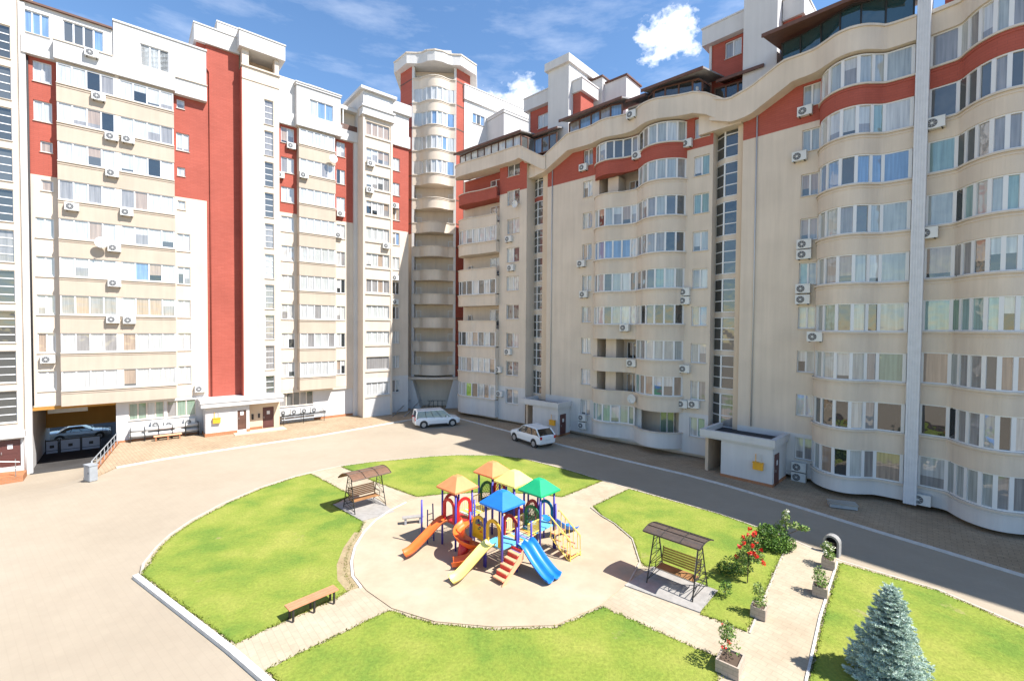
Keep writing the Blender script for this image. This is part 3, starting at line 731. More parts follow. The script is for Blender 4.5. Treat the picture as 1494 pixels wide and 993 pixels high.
# glazed stair shaft between G and H
def stair_bow(parent, pts, tops, h, back_n, u0, u1, ztop, red_from, jw):
    pth = Path(pts)
    m = MB(); m.box(u0, u1, back_n-.4, back_n, .3, ztop, 'sand_render'); m.build('stair_wall', parent)
    z_prev = .3
    for zt in tops + [None]:
        m = MB()
        z1 = (zt - h) if zt else ztop
        if z1 > z_prev:
            m.prism(pts + [(pts[-1][0], back_n-.02), (pts[0][0], back_n-.02)], z_prev, z1, 'red' if z_prev > red_from else 'cream')
            m.build('stair_front', parent)
        if zt: z_prev = zt
    for zt in tops:
        o = bay_window(parent, pth, .01, pth.len-.01, zt-h+.01, zt-.01, [0, pth.l[1]/pth.len, 1], {'g_stair': 3, 'g_dim': 2, 'g_dark': 1, 'g_grey': .7}, inset=.05, mw=.11, rail=.06, name='stair_window')
        q = MB()
        for f in (.34, .67): q.band(pth, zt-h+h*f-.035, zt-h+h*f+.035, -.02, -.1, 'pvc')
        q.build('glazing_bar', o)
    m = MB(); m.box(u1-.04, u1-.04+jw, back_n, -.16, .3, ztop, 'sand_render'); m.build('stair_jamb', parent)
stair_bow(H, [(-7.4,-1.0),(-6.46,-.6),(-5.46,-.6)], [25.0-2.78*i for i in range(8, -1, -1)], 2.35, -1.6, -8.6, -5.4, 26.0, 22.2, .66)
solid(H, 'stair_soffit', [(-7.4, -4.8, -1.7, .2, 24.4, 25.6)], 'cream')
pipe_part(H, -4.15, .06, 3.4, 24.6, 'zinc', .045)
# terraces and roof structures
solid(H, 'attic', [(-1.5, 10.4, -12, -3.2, 25.9, 28.9)], 'red')
terrace_glazing(H, Path([(-2.2,-1.0),(-2.1,.35),(-.5,.5),(1.2,.7),(2.4,.85),(3.4,.5)], 3), 26.95, 28.2, [0,.2,.38,.56,.7,.86,1], {'g_grey': 2, 'g_pale': 1, 'g_blue': 2}, mw=.13)
terrace_roof(H, -2.6, 3.7, 1.15, -3.2, 28.25, 29.5, 'roofing')
terrace_glazing(H, Path([(3.5,-.2),(5.3,-.2)]), 26.9, 28.0, 2, {'g_grey': 1, 'g_pale': 1}, 'pvc'); terrace_roof(H, 3.75, 5.5, .6, -3.2, 28.1, 29.3)
terrace_glazing(H, Path([(5.55,.4),(6.3,1.05),(7.2,1.05),(9.6,.5),(9.9,-1.2)]), 26.95, 27.95, [0,.16,.32,.48,.64,.8,1], {'g_dark': 3, 'g_dim': 1}, curtain=.5, mw=.12)
terrace_glazing(H, Path([(9.9,-1.6),(13.2,-1.9)]), 26.6, 27.9, 4, {'g_dark': 2, 'g_red': .4}, curtain=.6, mw=.12)
terrace_roof(H, 5.5, 10.2, 1.4, -3.2, 28.05, 29.2); terrace_roof(H, 10.2, 13.4, -1.2, -4, 28.1, 29.0, 'dark_roof')
solid(H, 'stair_fin', [(-6.0, -3.5, -4.6, -1.5, 24, 35.0)], 'white')
m = MB(); m.box(-6.25, -3.3, -6.5, -1.2, 34.95, 35.7, 'white'); m.build('fin_cap', H)
m = MB(); m.panel(-9.6, -6.0, 27, 32.7, -3, [(-8.55, -7.2, 30.6, 32.0)], .1, 'red'); m.box(-9.6, -6.01, -8, -3.2, 27, 32.7, 'red'); m.box(-9.75, -9.55, -8, -2.9, 27, 32.7, 'white'); m.build('roof_house', H, recalc=False)
window(H, -8.55, -7.2, 30.6, 32.0, -3, 2, {'g_pale': 1, 'g_grey': 1})
cap(H, 'roof_house_cap', -10.1, -6.02, -8, -2.5, 32.72, 34.0)
solid(H, 'shed', [(-4.2, -2.1, -8, -5.2, 27, 34.6), (-2.1, .3, -8.4, -5.6, 27, 34.0)], 'white')
solid(H, 'shed_roof', [(-4.3, -2.0, -8.1, -5.05, 34.603, 34.75), (-2.0, .45, -8.5, -5.45, 34.003, 34.15)], 'dark_roof')
solid(H, 'red_house', [(-3.48, -2.6, -4.4, -2.2, 25, 32.2)], 'red'); cap(H, 'red_house_cap', -3.48, -2.3, -4.8, -2.0, 32.203, 33.3)

# ---- block I
I_ = building(SI, 'apartment_block', 'large cream block with one column of curved bays left of the tall ribbed pier')
IL = lambda k: 1.17 + 2.78*k
il = [(-.45, .5, 2.8+2.79*k-1.38, 2.8+2.79*k) for k in range(9)]
m = MB(); m.panel(-4.0, 5.0, .3, 25.6, 0, il, .14, [(3.05, 'white'), (22.72, 'cream'), (99, 'red')])
m.quad((-4.0,0,.3),(-4.0,0,25.6),(-4.0,-.9,25.6),(-4.0,-.9,.3),'sand_render'); m.build('wall', I_, recalc=False)
solid(I_, 'body', [(-3.98, 5.5, -12, -.26, .3, 25.5), (-3.8, 5.4, -11, -.7, 0, .3)], 'cream')
for h in il: window(I_, *h, 0, 2, SHADE, rec=.14)
ip = Path([(.5,.0),(.62,.5),(1.0,1.1),(1.6,1.58),(2.25,1.72),(2.85,1.55),(3.3,1.15),(3.75,.78),(4.4,.72),(5.0,.7)], 5)
for k in range(9):
    z0 = .36 if k == 0 else IL(k-1)+1.72
    mat = 'red' if k == 8 else ('white' if k == 0 else 'cream')
    spandrel(I_, ip, z0, IL(k), mat, base=-.02)
    bay_window(I_, ip, .08, ip.len-.1, IL(k)+.1, IL(k)+1.72, [0,.1,.245,.4,.54,.68,.79,1], SHADE, mw=.16)
solid(I_, 'pier', [(5.0, 5.55, -.25, .98, .3, 32)], 'pier')
m = MB()
for i in range(5): m.box(5.03+.11*i, 5.085+.11*i, .98, 1.005, .3, 32, 'pier')
m.build('pier_ribs', I_)
pi_ = Path([(-6.1,.6),(-5.0,.7),(-3.2,.8),(-1.3,.9),(.2,1.0),(1.0,1.45),(1.6,1.85),(2.25,2.0),(2.9,1.8),(3.4,1.35),(3.8,.98),(4.98,.95)], 4)
zt_i = lambda u: lerp(u, [(-6.1,26.1),(-4.8,25.5),(-3.3,25.8),(-1.4,26.65),(4.9,26.4)])
zb_i = lambda u: lerp(u, [(-6.1,24.6),(-4.5,23.95),(-3.4,24.0),(-1.3,25.0),(-.8,25.25),(4.9,25.2)])
m = MB(); m.band(pi_, zb_i, zt_i, 0, -1.4, 'cream'); m.build('parapet', I_)
m = MB(); m.band(pi_, lambda u: zt_i(u)+.003, lambda u: zt_i(u)+.12, .08, -.3, 'ledge'); m.build('ledge', I_)
stair_bow(I_, [(-6.2,-1.0),(-5.39,-.5),(-4.42,-.5)], [24.45-2.77*i for i in range(8, -1, -1)], 2.45, -1.6, -7.6, -4.35, 25.6, 22.0, .36)
solid(I_, 'stair_soffit', [(-7.0, -4.05, -1.6, .3, 23.9, 25.4)], 'cream')
pipe_part(I_, -3.1, .06, 3.1, 24.3, 'zinc', .045)
solid(I_, 'attic', [(-2.4, 5.5, -12, -3.2, 25.5, 28.6)], 'white')
terrace_glazing(I_, Path([(-1.75,-1.2),(-1.6,.55),(.2,.8),(1.2,1.3),(2.25,1.75),(3.2,1.2),(4.9,.75)], 1), 26.45, 28.05, [0,.17,.2,.33,.47,.6,.73,.86,1], {'g_terrace': 5, 'g_dim': .5}, 'iron', mw=.07)
terrace_roof(I_, -2.3, 5.0, 2.0, -3.2, 28.15, 29.2, 'dark_roof')
solid(I_, 'stair_fin', [(-4.65, -2.45, -4.8, -1.5, 24, 38)], 'white')
m = MB(); m.panel(-7.5, -4.65, 27, 31.95, -3, [(-6.5, -5.3, 30.5, 31.75)], .1, 'red'); m.box(-7.5, -4.66, -8, -3.2, 27, 31.95, 'red'); m.box(-7.68, -7.5, -8, -2.9, 27, 31.95, 'white'); m.build('roof_house', I_, recalc=False)
window(I_, -6.5, -5.3, 30.5, 31.75, -3, 2, {'g_pale': 1, 'g_grey': 1})
cap(I_, 'roof_house_cap', -8.1, -4.67, -8, -2.5, 31.97, 33.25)
solid(I_, 'red_house', [(-2.4, -1.3, -5, -2.6, 25.5, 31.2)], 'red'); cap(I_, 'red_house_cap', -2.4, -1.1, -5.4, -2.4, 31.2, 32.6)
solid(I_, 'shed', [(-1.3, 1.5, -8, -4.5, 27, 32)], 'white')

# ---- block J at the right edge
J_ = building(SJ, 'apartment_block', 'nearest cream block at the right edge, right of the tall ribbed pier')
JL = lambda k: 1.17 + 2.8*k
m = MB(); m.panel(-.15, 45, .3, 26, -.12, [], .1, [(2, 'white'), (99, 'cream')]); m.build('wall', J_, recalc=False)
solid(J_, 'body', [(-.15, 45, -12, -.35, .3, 26), (.0, 44.5, -11, -.9, -.1, .3)], 'cream')
jp = Path([(-.12,.0),(.6,.02),(1.15,.1),(1.5,.6),(1.95,1.15),(2.55,1.55),(3.25,1.6),(3.95,1.2),(4.5,.65),(5.0,.3),(6,.25)], 5)
jp2 = Path([(6,.25),(9,.25)])
for k in range(9):
    z0 = .3 if k == 0 else JL(k-1)+1.78
    mat = 'red' if k == 8 else ('white' if k == 0 else 'cream')
    spandrel(J_, jp, z0, JL(k), mat, base=-.14)
    s = jp.s_of_u
    bay_window(J_, jp, .1, jp.len-.05, JL(k)+.1, JL(k)+1.78, [x/jp.len for x in (.02, s(1.12)-.1, s(1.42), s(1.85), s(2.4), s(2.95), s(3.5), s(4.1), s(4.7), jp.len-.2)], SHADE, mw=.17)
    spandrel(J_, jp2, z0, JL(k), mat, base=-.14); bay_window(J_, jp2, .1, 2.9, JL(k)+.1, JL(k)+1.78, 4, SHADE, mw=.14)
pj = Path([(u, n+.12) for u, n in jp.p])
m = MB(); m.band(pj, 25.35, 26.4, 0, -1.2, 'cream'); m.band(pj, 26.403, 26.6, .12, -.3, 'ledge'); m.build('parapet', J_)
solid(J_, 'attic', [(.4, 45, -12, -.9, 26, 29.4)], 'red'); solid(J_, 'attic_glazing', [(1.0, 8, -.9, -.5, 26.6, 28.4)], 'g_grey')

# ---- white entrance pavilions on the shaded side
def pavilion(sec, name, label, u0, u1, n1, z1, right_len, doorn, porch):
    e = building(sec, name, label, cat='entrance')
    m = MB(); m.box(u0, u1, .02, n1, -.2, z1-.42, 'white'); m.build('wall', e)
    m = MB()
    m.box(u0-1.35, u1+.1, -.3, n1+.12, z1-.42, z1-.3, 'white')
    for (a, b, c, d) in ((u0-1.35, u1+.16, n1-.1, n1+.2), (u1-.14, u1+.16, .02, n1-.1), (u0-1.35, u0-1.1, -.3, n1-.1)): m.box(a, b, c, d, z1-.298, z1+.12, 'white')
    m.box(u0-1.1, u1-.14, -.3, n1-.1, z1-.298, z1-.2, 'tar')
    m.build('roof_slab', e)
    solid(e, 'plinth', [(u0-.02, u1+.04, n1+.003, n1+.05, -.2, .22), (u1+.003, u1+.04, .05, n1, -.2, .22)], 'plinth')
    m = MB(); m.box(u1, u1+.04, n1-1.15, n1-.3, .0, 2.0, 'brown_door'); d = m.build('door', e)
    q = MB(); q.box(u1+.04, u1+.08, n1-.5, n1-.42, .9, 1.05, 'steel'); q.build('handle', d); q = MB(); q.box(u1+.041, u1+.05, n1-.85, n1-.6, 1.3, 1.6, 'pvc'); q.build('notice', d)
    m = MB(); m.box(u0-1.25, u0-1.05, .05, n1-.5, -.2, z1-.42, 'sand_render'); m.build('porch_wall', e)
    m = MB(); m.box(u0-.9, u0-.04, -.1, 0.02, 0, 2.1, 'brown_door'); m.build('entrance_door', e)
    return e
pavilion(SH, 'entrance_annexe', 'white flat-roofed entrance annexe beside the silver-white hatchback', -4.75, -1.82, 1.9, 2.95, 0, 0, 0)
pavilion(SI, 'entrance_annexe', 'larger white flat-roofed entrance annexe with black roof, nearest the ribbed pier', -4.0, -.92, 2.8, 2.85, 0, 0, 0)
# ================================================================ GROUND
ground_mat('court', (.315,.262,.195), (.338,.283,.212), (.358,.302,.23), .10, 1.0, pav=(R(38), .42, .21, .95), bump=.08, amp=.05, bv=.975)
ground_mat('paver', (.34,.25,.16), (.385,.285,.185), (.42,.32,.215), .3, 4, pav=(R(42), .40, .20, .6))
ground_mat('path_paver', (.37,.30,.21), (.405,.335,.24), (.435,.365,.27), .5, 3, pav=(R(49), .40, .20, .84), amp=.10, bv=.93)
ground_mat('playsand', (.375,.29,.20), (.41,.32,.225), (.435,.345,.25), .35, 1.2, rough=1, bump=.4, amp=.10)
ground_mat('dirt', (.26,.19,.11), (.30,.23,.13), (.34,.27,.16), 1.2, 7, rough=1, bump=.5)
ground_mat('lawn', (.12,.19,.028), (.19,.235,.036), (.25,.265,.052), .42, 9, rough=1, bump=1.0, amp=.26)
def dirt_patches(name):
    nt = MATS[name].node_tree; p = nt.nodes['Principled BSDF']; src = p.inputs['Base Color'].links[0].from_socket
    tc = N(nt, 'ShaderNodeTexCoord'); n1 = N(nt, 'ShaderNodeTexNoise'); n1.inputs['Scale'].default_value = .6; n1.inputs['Detail'].default_value = 10; n1.inputs['Roughness'].default_value = .7; n1.inputs['Distortion'].default_value = .4
    mp = N(nt, 'ShaderNodeMapping'); mp.inputs['Location'].default_value = (7.3, 2.1, 0); nt.links.new(tc.outputs['Object'], mp.inputs['Vector']); nt.links.new(mp.outputs[0], n1.inputs['Vector'])
    mr = N(nt, 'ShaderNodeMapRange'); mr.inputs['From Min'].default_value = .63; mr.inputs['From Max'].default_value = .74; nt.links.new(n1.outputs['Fac'], mr.inputs['Value'])
    mx = N(nt, 'ShaderNodeMix', data_type='RGBA'); nt.links.new(mr.outputs[0], mx.inputs['Factor']); nt.links.new(src, mx.inputs['A']); mx.inputs['B'].default_value = (.30, .24, .12, 1); nt.links.new(mx.outputs['Result'], p.inputs['Base Color'])
dirt_patches('lawn')
def blade_mat(name, tones):
    m, nt, p = new_mat(name); p.inputs['Roughness'].default_value = .8; p.inputs['Specular IOR Level'].default_value = .1
    tc = N(nt, 'ShaderNodeTexCoord'); n1 = N(nt, 'ShaderNodeTexNoise'); n1.inputs['Scale'].default_value = .42; n1.inputs['Detail'].default_value = 9; n1.inputs['Roughness'].default_value = .6
    nt.links.new(tc.outputs['Object'], n1.inputs['Vector']); r1 = N(nt, 'ShaderNodeValToRGB'); e = r1.color_ramp.elements
    e[0].position = .36; e[0].color = (*tones[0], 1); e[1].position = .66; e[1].color = (*tones[2], 1); q = e.new(.5); q.color = (*tones[1], 1)
    nt.links.new(n1.outputs['Fac'], r1.inputs['Fac']); nt.links.new(r1.outputs['Color'], p.inputs['Base Color'])
    tr = N(nt, 'ShaderNodeBsdfTranslucent'); nt.links.new(r1.outputs['Color'], tr.inputs['Color'])
    ad = N(nt, 'ShaderNodeMixShader'); ad.inputs['Fac'].default_value = .5
    nt.links.new(p.outputs[0], ad.inputs[1]); nt.links.new(tr.outputs[0], ad.inputs[2]); nt.links.new(ad.outputs[0], nt.nodes['Material Output'].inputs['Surface'])
blade_mat('blade', ((.135,.22,.032), (.215,.27,.04), (.29,.305,.065)))

def sm(a, b, x):
    t = min(max((x-a)/(b-a), 0), 1); return t*t*(3-2*t)
def zg(x, y):
    """the drive dips towards the archway on the left"""
    t = ((x+24)*-.67 + (y-24)*.74) / 13.5; s = (x+26.4)*.838 + (y-28.35)*.546
    k = 1 - sm(-1.3, .1, s)
    return (-1.4 * sm(.12, .95, t) - .25*sm(1.2, 1.9, t)) * k
def axis(lo, hi, step, out): 
    a = [o for o in out if o < lo]; n = int(round((hi-lo)/step)); a += [lo + i*step for i in range(n+1)]; return a + [o for o in out if o > hi]
xs = axis(-50, -14, .75, [-600,-200,-100,-65,-5,5,15,30,60,150,600]); ys = axis(12, 60, .75, [-600,-100,-20,0,6,80,120,250,700])
m = MB(False); vs = [(x, y, zg(x, y)) for y in ys for x in xs]; w = len(xs)
m.add(vs, [(j*w+i, j*w+i+1, (j+1)*w+i+1, (j+1)*w+i) for j in range(len(ys)-1) for i in range(w-1)], 'court')
tag(m.build('courtyard', smooth=True), kind='structure')
def slab(name, poly, z0, z1, mat):
    m = MB(False); m.prism(poly, z0, z1, mat); return tag(m.build(name), kind='structure')
def strip(name, pts, w, z0, z1, mat):
    m = MB(False); m.band(Path(pts), z0, z1, w, 0, mat); return tag(m.build(name), kind='structure')
isl_l = [(-14.23,17.25),(-14.75,18.0),(-15.3,19.4),(-15.62,20.6),(-15.75,22.2),(-15.6,24.2),(-14.95,26.8),(-13.9,28.85),(-12.9,30.1),(-11.75,31.2),(-9.9,32.2),(-7.9,32.95),(-5.9,33.75),(-4.0,34.15),(-1.25,34.2),(.95,33.35),(3.9,30.75),(5.8,28.65),(7.1,27.2),(9.0,25.35),(10.9,23.45),(12.85,20.8),(13.75,18.75),(15.9,16.65),(16.75,14.55),(19,9)]
slab('path', isl_l + [(19,5),(-2,8.9)], -.3, .10, 'path_paver')
strip('kerb', [(-1.9,8.95),(-8.25,13.33),(-14.25,17.22)], .19, -.3, .14, 'kerb')
strip('kerb', isl_l, -.10, -.3, .112, 'kerb_stone')
lawns = [
 [(-8.27,13.42),(-14.1,17.2),(-14.5,18.2),(-15.04,19.4),(-15.3,20.5),(-15.42,22.0),(-15.25,23.6),(-15.2,24.3),(-14.6,26.65),(-13.6,28.65),(-12.97,29.3),(-9.08,25.6),(-9.6,24.2),(-7.21,22.04),(-7.05,20.85),(-6.98,19.52),(-6.68,18.19),(-6.25,17.12),(-5.75,16.45),(-6.1,15.79)],
 [(-11.57,30.95),(-9.8,32.0),(-7.84,32.7),(-5.9,33.5),(-4.03,33.9),(-1.27,33.95),(.92,33.1),(3.81,30.5),(5.69,28.4),(2.91,25.64),(1.38,26.04),(-.21,26.28),(-1.8,26.24),(-3.76,25.98),(-5.32,25.51),(-8.43,28.0)],
 [(7.06,26.95),(9.0,25.1),(10.81,23.3),(12.73,20.6),(9.33,16.43),(7.5,14.18),(6.4,15.05),(7.6,16.4),(5.75,18.1),(5.45,18.1),(5.36,18.48),(5.59,20.48),(5.14,22.08),(4.71,22.93),(4.46,24.27)],
 [(-6.75,12.36),(-4.07,15.06),(-2.41,14.38),(-.51,14.14),(1.47,14.23),(3.19,15.34),(5.05,13.77),(6.1,12.96),(5.55,12.0),(4.4,8.95),(-1.8,9.0)],
 [(13.55,18.45),(15.7,16.5),(16.55,14.4),(18.8,9),(18.8,5.2),(4.3,5.2),(6.6,9.3),(8.17,12.13),(10.45,14.9)]]
def ragged(p, amt=.045, step=.22):
    out = []; r_ = random.Random(len(p))
    for a, b in zip(p, p[1:] + p[:1]):
        L = math.hypot(b[0]-a[0], b[1]-a[1]); n = max(1, int(L/step))
        for i in range(n): out.append((a[0]+(b[0]-a[0])*i/n + r_.uniform(-amt, amt), a[1]+(b[1]-a[1])*i/n + r_.uniform(-amt, amt)))
    return out
for p in lawns: slab('lawn', ragged(p), .0, .125, 'lawn')
sand = [(-6.75,20.9),(-6.68,19.5),(-6.38,18.25),(-5.95,17.2),(-5.2,16.25),(-4.0,15.2),(-2.42,14.52),(-.52,14.28),(1.47,14.38),(3.1,15.45),(4.6,17.05),(5.2,18.5),(5.42,20.48),(4.98,22.08),(4.5,23.0),(4.15,24.0),(2.7,25.5),(1.3,25.88),(-.21,26.12),(-1.8,26.08),(-3.76,25.82),(-5.1,25.3),(-6.1,24.0),(-6.6,22.6)]
slab('playground_sand', sand, .0, .131, 'playsand')
strip('kerb', [(-5.75,24.6),(-6.35,23.4),(-6.72,22.2),(-6.85,20.9),(-6.78,19.5),(-6.48,18.2),(-6.05,17.12),(-5.5,16.4)], .09, 0, .15, 'kerb')
strip('kerb', [(4.3,16.65),(5.28,18.4),(5.52,20.48),(5.07,22.1),(4.6,23.05),(4.25,24.1)], -.05, 0, .142, 'kerb_stone')
slab('worn_earth', [(-6.9,20.9),(-7.25,20.9),(-7.2,19.4),(-6.95,18.0),(-6.5,16.9),(-5.9,16.2),(-5.55,16.45),(-6.1,17.2),(-6.55,18.3),(-6.82,19.5)], .0, .128, 'dirt')
slab('swing_pad', [(4.25,16.7),(6.4,15.1),(7.6,16.4),(5.75,18.05)], 0, .14, 'concrete')
slab('swing_pad', [(-9.55,24.2),(-7.3,22.15),(-6.0,23.3),(-7.85,25.6)], 0, .14, 'concrete')
strip('kerb', [(12.85,20.75),(9.4,16.45),(7.52,14.1)], .06, 0, .13, 'kerb_stone')
strip('kerb', [(13.5,18.5),(10.38,14.92),(8.1,12.12),(6.5,9.2)], -.07, 0, .138, 'kerb')
kr = [(-6.0,48.96),(-1,43.4),(3.97,37.85),(7.8,33.9),(11.64,30.14),(13.4,28.05),(15.6,24.9),(17.64,21.73),(18.82,20.07),(20.34,17.78),(23.6,12.2),(29,2)]
slab('pavement', kr + [(70,2),(70,75),(-6,75)], -.3, .05, 'paver')
strip('kerb', kr, -.16, -.3, .085, 'kerb')
kl = [(-26.35,28.35),(-26.5,29.6),(-26.75,30.6),(-25.2,32.6),(-23.3,34.5),(-20.4,37.2),(-17.3,39.95),(-13.8,43.9),(-10.53,47.66),(-7.5,49.2),(-6,48.96)]
slab('pavement', kl + [(-6,75),(-22,62),(-32.1,37.1)], -1.8, .06, 'paver')
strip('kerb', kl[2:], -.15, -1.5, .085, 'kerb')
strip('retaining_wall', [(-32.05,36.95),(-26.4,28.35)], -.22, -1.8, .14, 'plinth')

# grass blades over the lawns
import array
def inside(p, x, y):
    c = False; n = len(p); j = n-1
    for i in range(n):
        if (p[i][1] > y) != (p[j][1] > y) and x < (p[j][0]-p[i][0])*(y-p[i][1])/(p[j][1]-p[i][1]) + p[i][0]: c = not c
        j = i
    return c
m = MB(False)
for p in lawns:
    for (ax, ay), (bx, by) in zip(p, p[1:] + p[:1]):
        L = math.hypot(bx-ax, by-ay)
        for _ in range(int(L*140)):
            t = random.random(); x = ax+(bx-ax)*t + random.gauss(0, .05); y = ay+(by-ay)*t + random.gauss(0, .05)
            if y < 8: continue
            a = random.random()*6.28; h = random.uniform(.015, .05); l = .012 + random.random()*.014
            dx, dy = math.cos(a)*l, math.sin(a)*l; tx, ty = random.uniform(-.04,.04), random.uniform(-.04,.04)
            o = len(m.v); m.v += [(x-dx, y-dy, .11), (x+dx, y+dy, .11), (x+tx, y+ty, .118+h)]; m.f.append((o, o+1, o+2)); m.m.append('blade')
go = m.build('grass', recalc=False, smooth=True); go.data.normals_split_custom_set_from_vertices([(0, 0, 1)] * len(go.data.vertices))
tag(go, 'short grass growing over the ragged edges of the lawns', 'grass', kind='stuff')

# ================================================================ PLAYGROUND
for n_, c in (('p_post', (.055,.045,.30)), ('p_orange', (.80,.15,.025)), ('p_roofo', (.80,.24,.09)), ('p_yellow', (.86,.68,.10)), ('p_ryellow', (.86,.74,.20)), ('p_green', (.01,.36,.14)), ('p_blue', (.012,.17,.62)),
              ('p_red', (.55,.02,.02)), ('p_dgreen', (.02,.16,.05)), ('p_navy', (.02,.03,.16)), ('p_gold', (.72,.36,.01)), ('p_crimson', (.38,.02,.03)), ('p_teal', (.01,.16,.30)), ('p_rail', (.82,.60,.12)), ('p_lilac', (.42,.38,.72)), ('p_mint', (.40,.62,.50)), ('p_salmon', (.80,.36,.20)), ('p_deckblue', (.12,.42,.62))):
    simple(n_, c, .38, var=.07, scale=4)
PLAY = empty('play_structure', (-.33, 17.9, .13), math.atan2(.72, .69), 'colourful climbing frame with five peaked roofs, slides and bridges on the sand circle', 'play structure')
def pm(name, fn, parent=PLAY, smooth=False):
    m = MB(False); fn(m); return m.build(name, parent, smooth=smooth)
def tower(cx, cy, deck, eave, roofm, deckm, s=.46):
    for a, b in ((-s,-s),(s,-s),(s,s),(-s,s)): pm('post', lambda m: m.tube([(cx+a, cy+b, -.13), (cx+a, cy+b, eave+.05)], .045, 'p_post', 10), smooth=True)
    r = s + .19
    def rf(m):
        e = eave
        vs = [(cx-r,cy-r,e),(cx+r,cy-r,e),(cx+r,cy+r,e),(cx-r,cy+r,e)] + [(cx-r,cy-r,e+.07),(cx+r,cy-r,e+.07),(cx+r,cy+r,e+.07),(cx-r,cy+r,e+.07)]
        k = .16; vs += [(cx-k,cy-k,e+.52),(cx+k,cy-k,e+.52),(cx+k,cy+k,e+.52),(cx-k,cy+k,e+.52),(cx,cy,e+.58)]
        f = [(0,3,2,1)]
        for i in range(4):
            j = (i+1) % 4; f += [(i,j,4+j,4+i),(4+i,4+j,8+j,8+i),(8+i,8+j,12)]
        m.add(vs, f, roofm)
    pm('peaked_roof', rf)
    pm('deck', lambda m: m.box(cx-s, cx+s, cy-s, cy+s, deck-.07, deck, deckm))
TW = {'blue': (0,0), 'green': (2.25,0), 'yellow': (2.2,1.45), 'far': (2.2,2.85), 'left': (0,2.8)}
tower(*TW['blue'], 1.05, 2.55, 'p_blue', 'p_deckblue'); tower(*TW['green'], 1.05, 2.5, 'p_green', 'p_deckblue'); tower(*TW['yellow'], 1.25, 2.55, 'p_ryellow', 'p_crimson')
tower(*TW['far'], 1.25, 2.65, 'p_roofo', 'p_crimson'); tower(*TW['left'], 1.15, 2.5, 'p_roofo', 'p_crimson')
def plate(c, axis, w, z0, h, mat, kind):
    """upright panel with a round head: 'arch' has a doorway, 'lattice' has crossed bars, 'solid' has small holes"""
    t = .03; cx, cy = c
    def P(d, z, s): return (cx + d, cy + s, z) if axis == 'x' else (cx + s, cy + d, z)
    n = 10; r = w/2
    outer = [(-r, z0)] + [(-r*math.cos(math.pi*i/n), z0+h-r + r*math.sin(math.pi*i/n)) for i in range(n+1)] + [(r, z0)]
    ri = r - .13
    inner = [(-ri, z0 + (0 if kind == 'arch' else .13))] + [(-ri*math.cos(math.pi*i/n), z0+h-r + ri*math.sin(math.pi*i/n)) for i in range(n+1)] + [(ri, z0 + (0 if kind == 'arch' else .13))]
    def f(m):
        for s in (-t, t):
            vs = [P(d, z, s) for d, z in outer] + [P(d, z, s) for d, z in inner]; N_ = len(outer)
            fs = [(i, i+1, N_+i+1, N_+i) for i in range(N_-1)]
            if kind != 'arch': fs.append((N_-1, 0, N_, 2*N_-1))
            m.add(vs, fs, mat)
        for L_ in (outer, inner):
            vs = [P(d, z, -t) for d, z in L_] + [P(d, z, t) for d, z in L_]; N_ = len(L_)
            m.add(vs, [(i, i+1, N_+i+1, N_+i) for i in range(N_-1)], mat)
    o = pm('arch_panel' if kind == 'arch' else 'lattice_panel', f)
    if kind == 'lattice':
        def g_(m):
            for k in range(-6, 7):
                for sgn in (1, -1):
                    pts = []
                    x0 = k*.13
                    for q in range(25):
                        zz = z0+.13 + q*(h-.2)/24; dd = x0 + sgn*(zz - z0 - h/2)*.7
                        lim = ri if zz < z0+h-r else math.sqrt(max(ri*ri-(zz-z0-h+r)**2, 0))
                        if abs(dd) <= lim: pts.append(P(dd, zz, 0))
                    if len(pts) > 2: m.tube([pts[0], pts[-1]], .014, mat, 4)
        pm('lattice', g_, o)
    if kind == 'solid':
        def g_(m):
            rnd = random.Random(3)
            for k in range(7):
                d = rnd.uniform(-ri*.7, ri*.7); zz = z0+.3+k*.08
                m.box(*( (cx+d-.06, cx+d+.06, cy-.02, cy+.02) if axis == 'x' else (cx-.02, cx+.02, cy+d-.06, cy+d+.06)), zz, zz+.05, ('p_red','p_dgreen','p_navy')[k % 3])
            m.box(*((cx-ri, cx+ri, cy-.012, cy+.012) if axis == 'x' else (cx-.012, cx+.012, cy-ri, cy+ri)), z0+.1, z0+h-r, mat)
        pm('play_board', g_, o)
S = .46
plate((-S, .02), 'y', .8, 1.05, 1.0, 'p_gold', 'arch')
plate((-S+.1, .95), 'y', .8, .95, .95, 'p_gold', 'solid')
plate((S, -.0), 'y', .8, 1.05, .95, 'p_crimson', 'arch')
plate((-S, 2.8), 'y', .8, 1.15, 1.0, 'p_red', 'arch'); plate((0, 2.8-S), 'x', .8, 1.15, 1.05, 'p_red', 'arch'); plate((0, 2.8+S), 'x', .8, 1.15, 1.0, 'p_crimson', 'arch')
plate((2.25-S, 0), 'y', .8, 1.05, .95, 'p_dgreen', 'lattice'); plate((2.25, S), 'x', .8, 1.05, .95, 'p_crimson', 'lattice')
plate((2.25+S, -.02), 'y', .8, 1.05, .95, 'p_teal', 'arch')
plate((2.2-S, 1.45), 'y', .8, 1.25, .85, 'p_navy', 'lattice')
plate((2.2, 2.85+S), 'x', .8, 1.25, .9, 'p_dgreen', 'lattice'); plate((2.2+S, 2.85), 'y', .8, 1.25, .95, 'p_crimson', 'lattice')
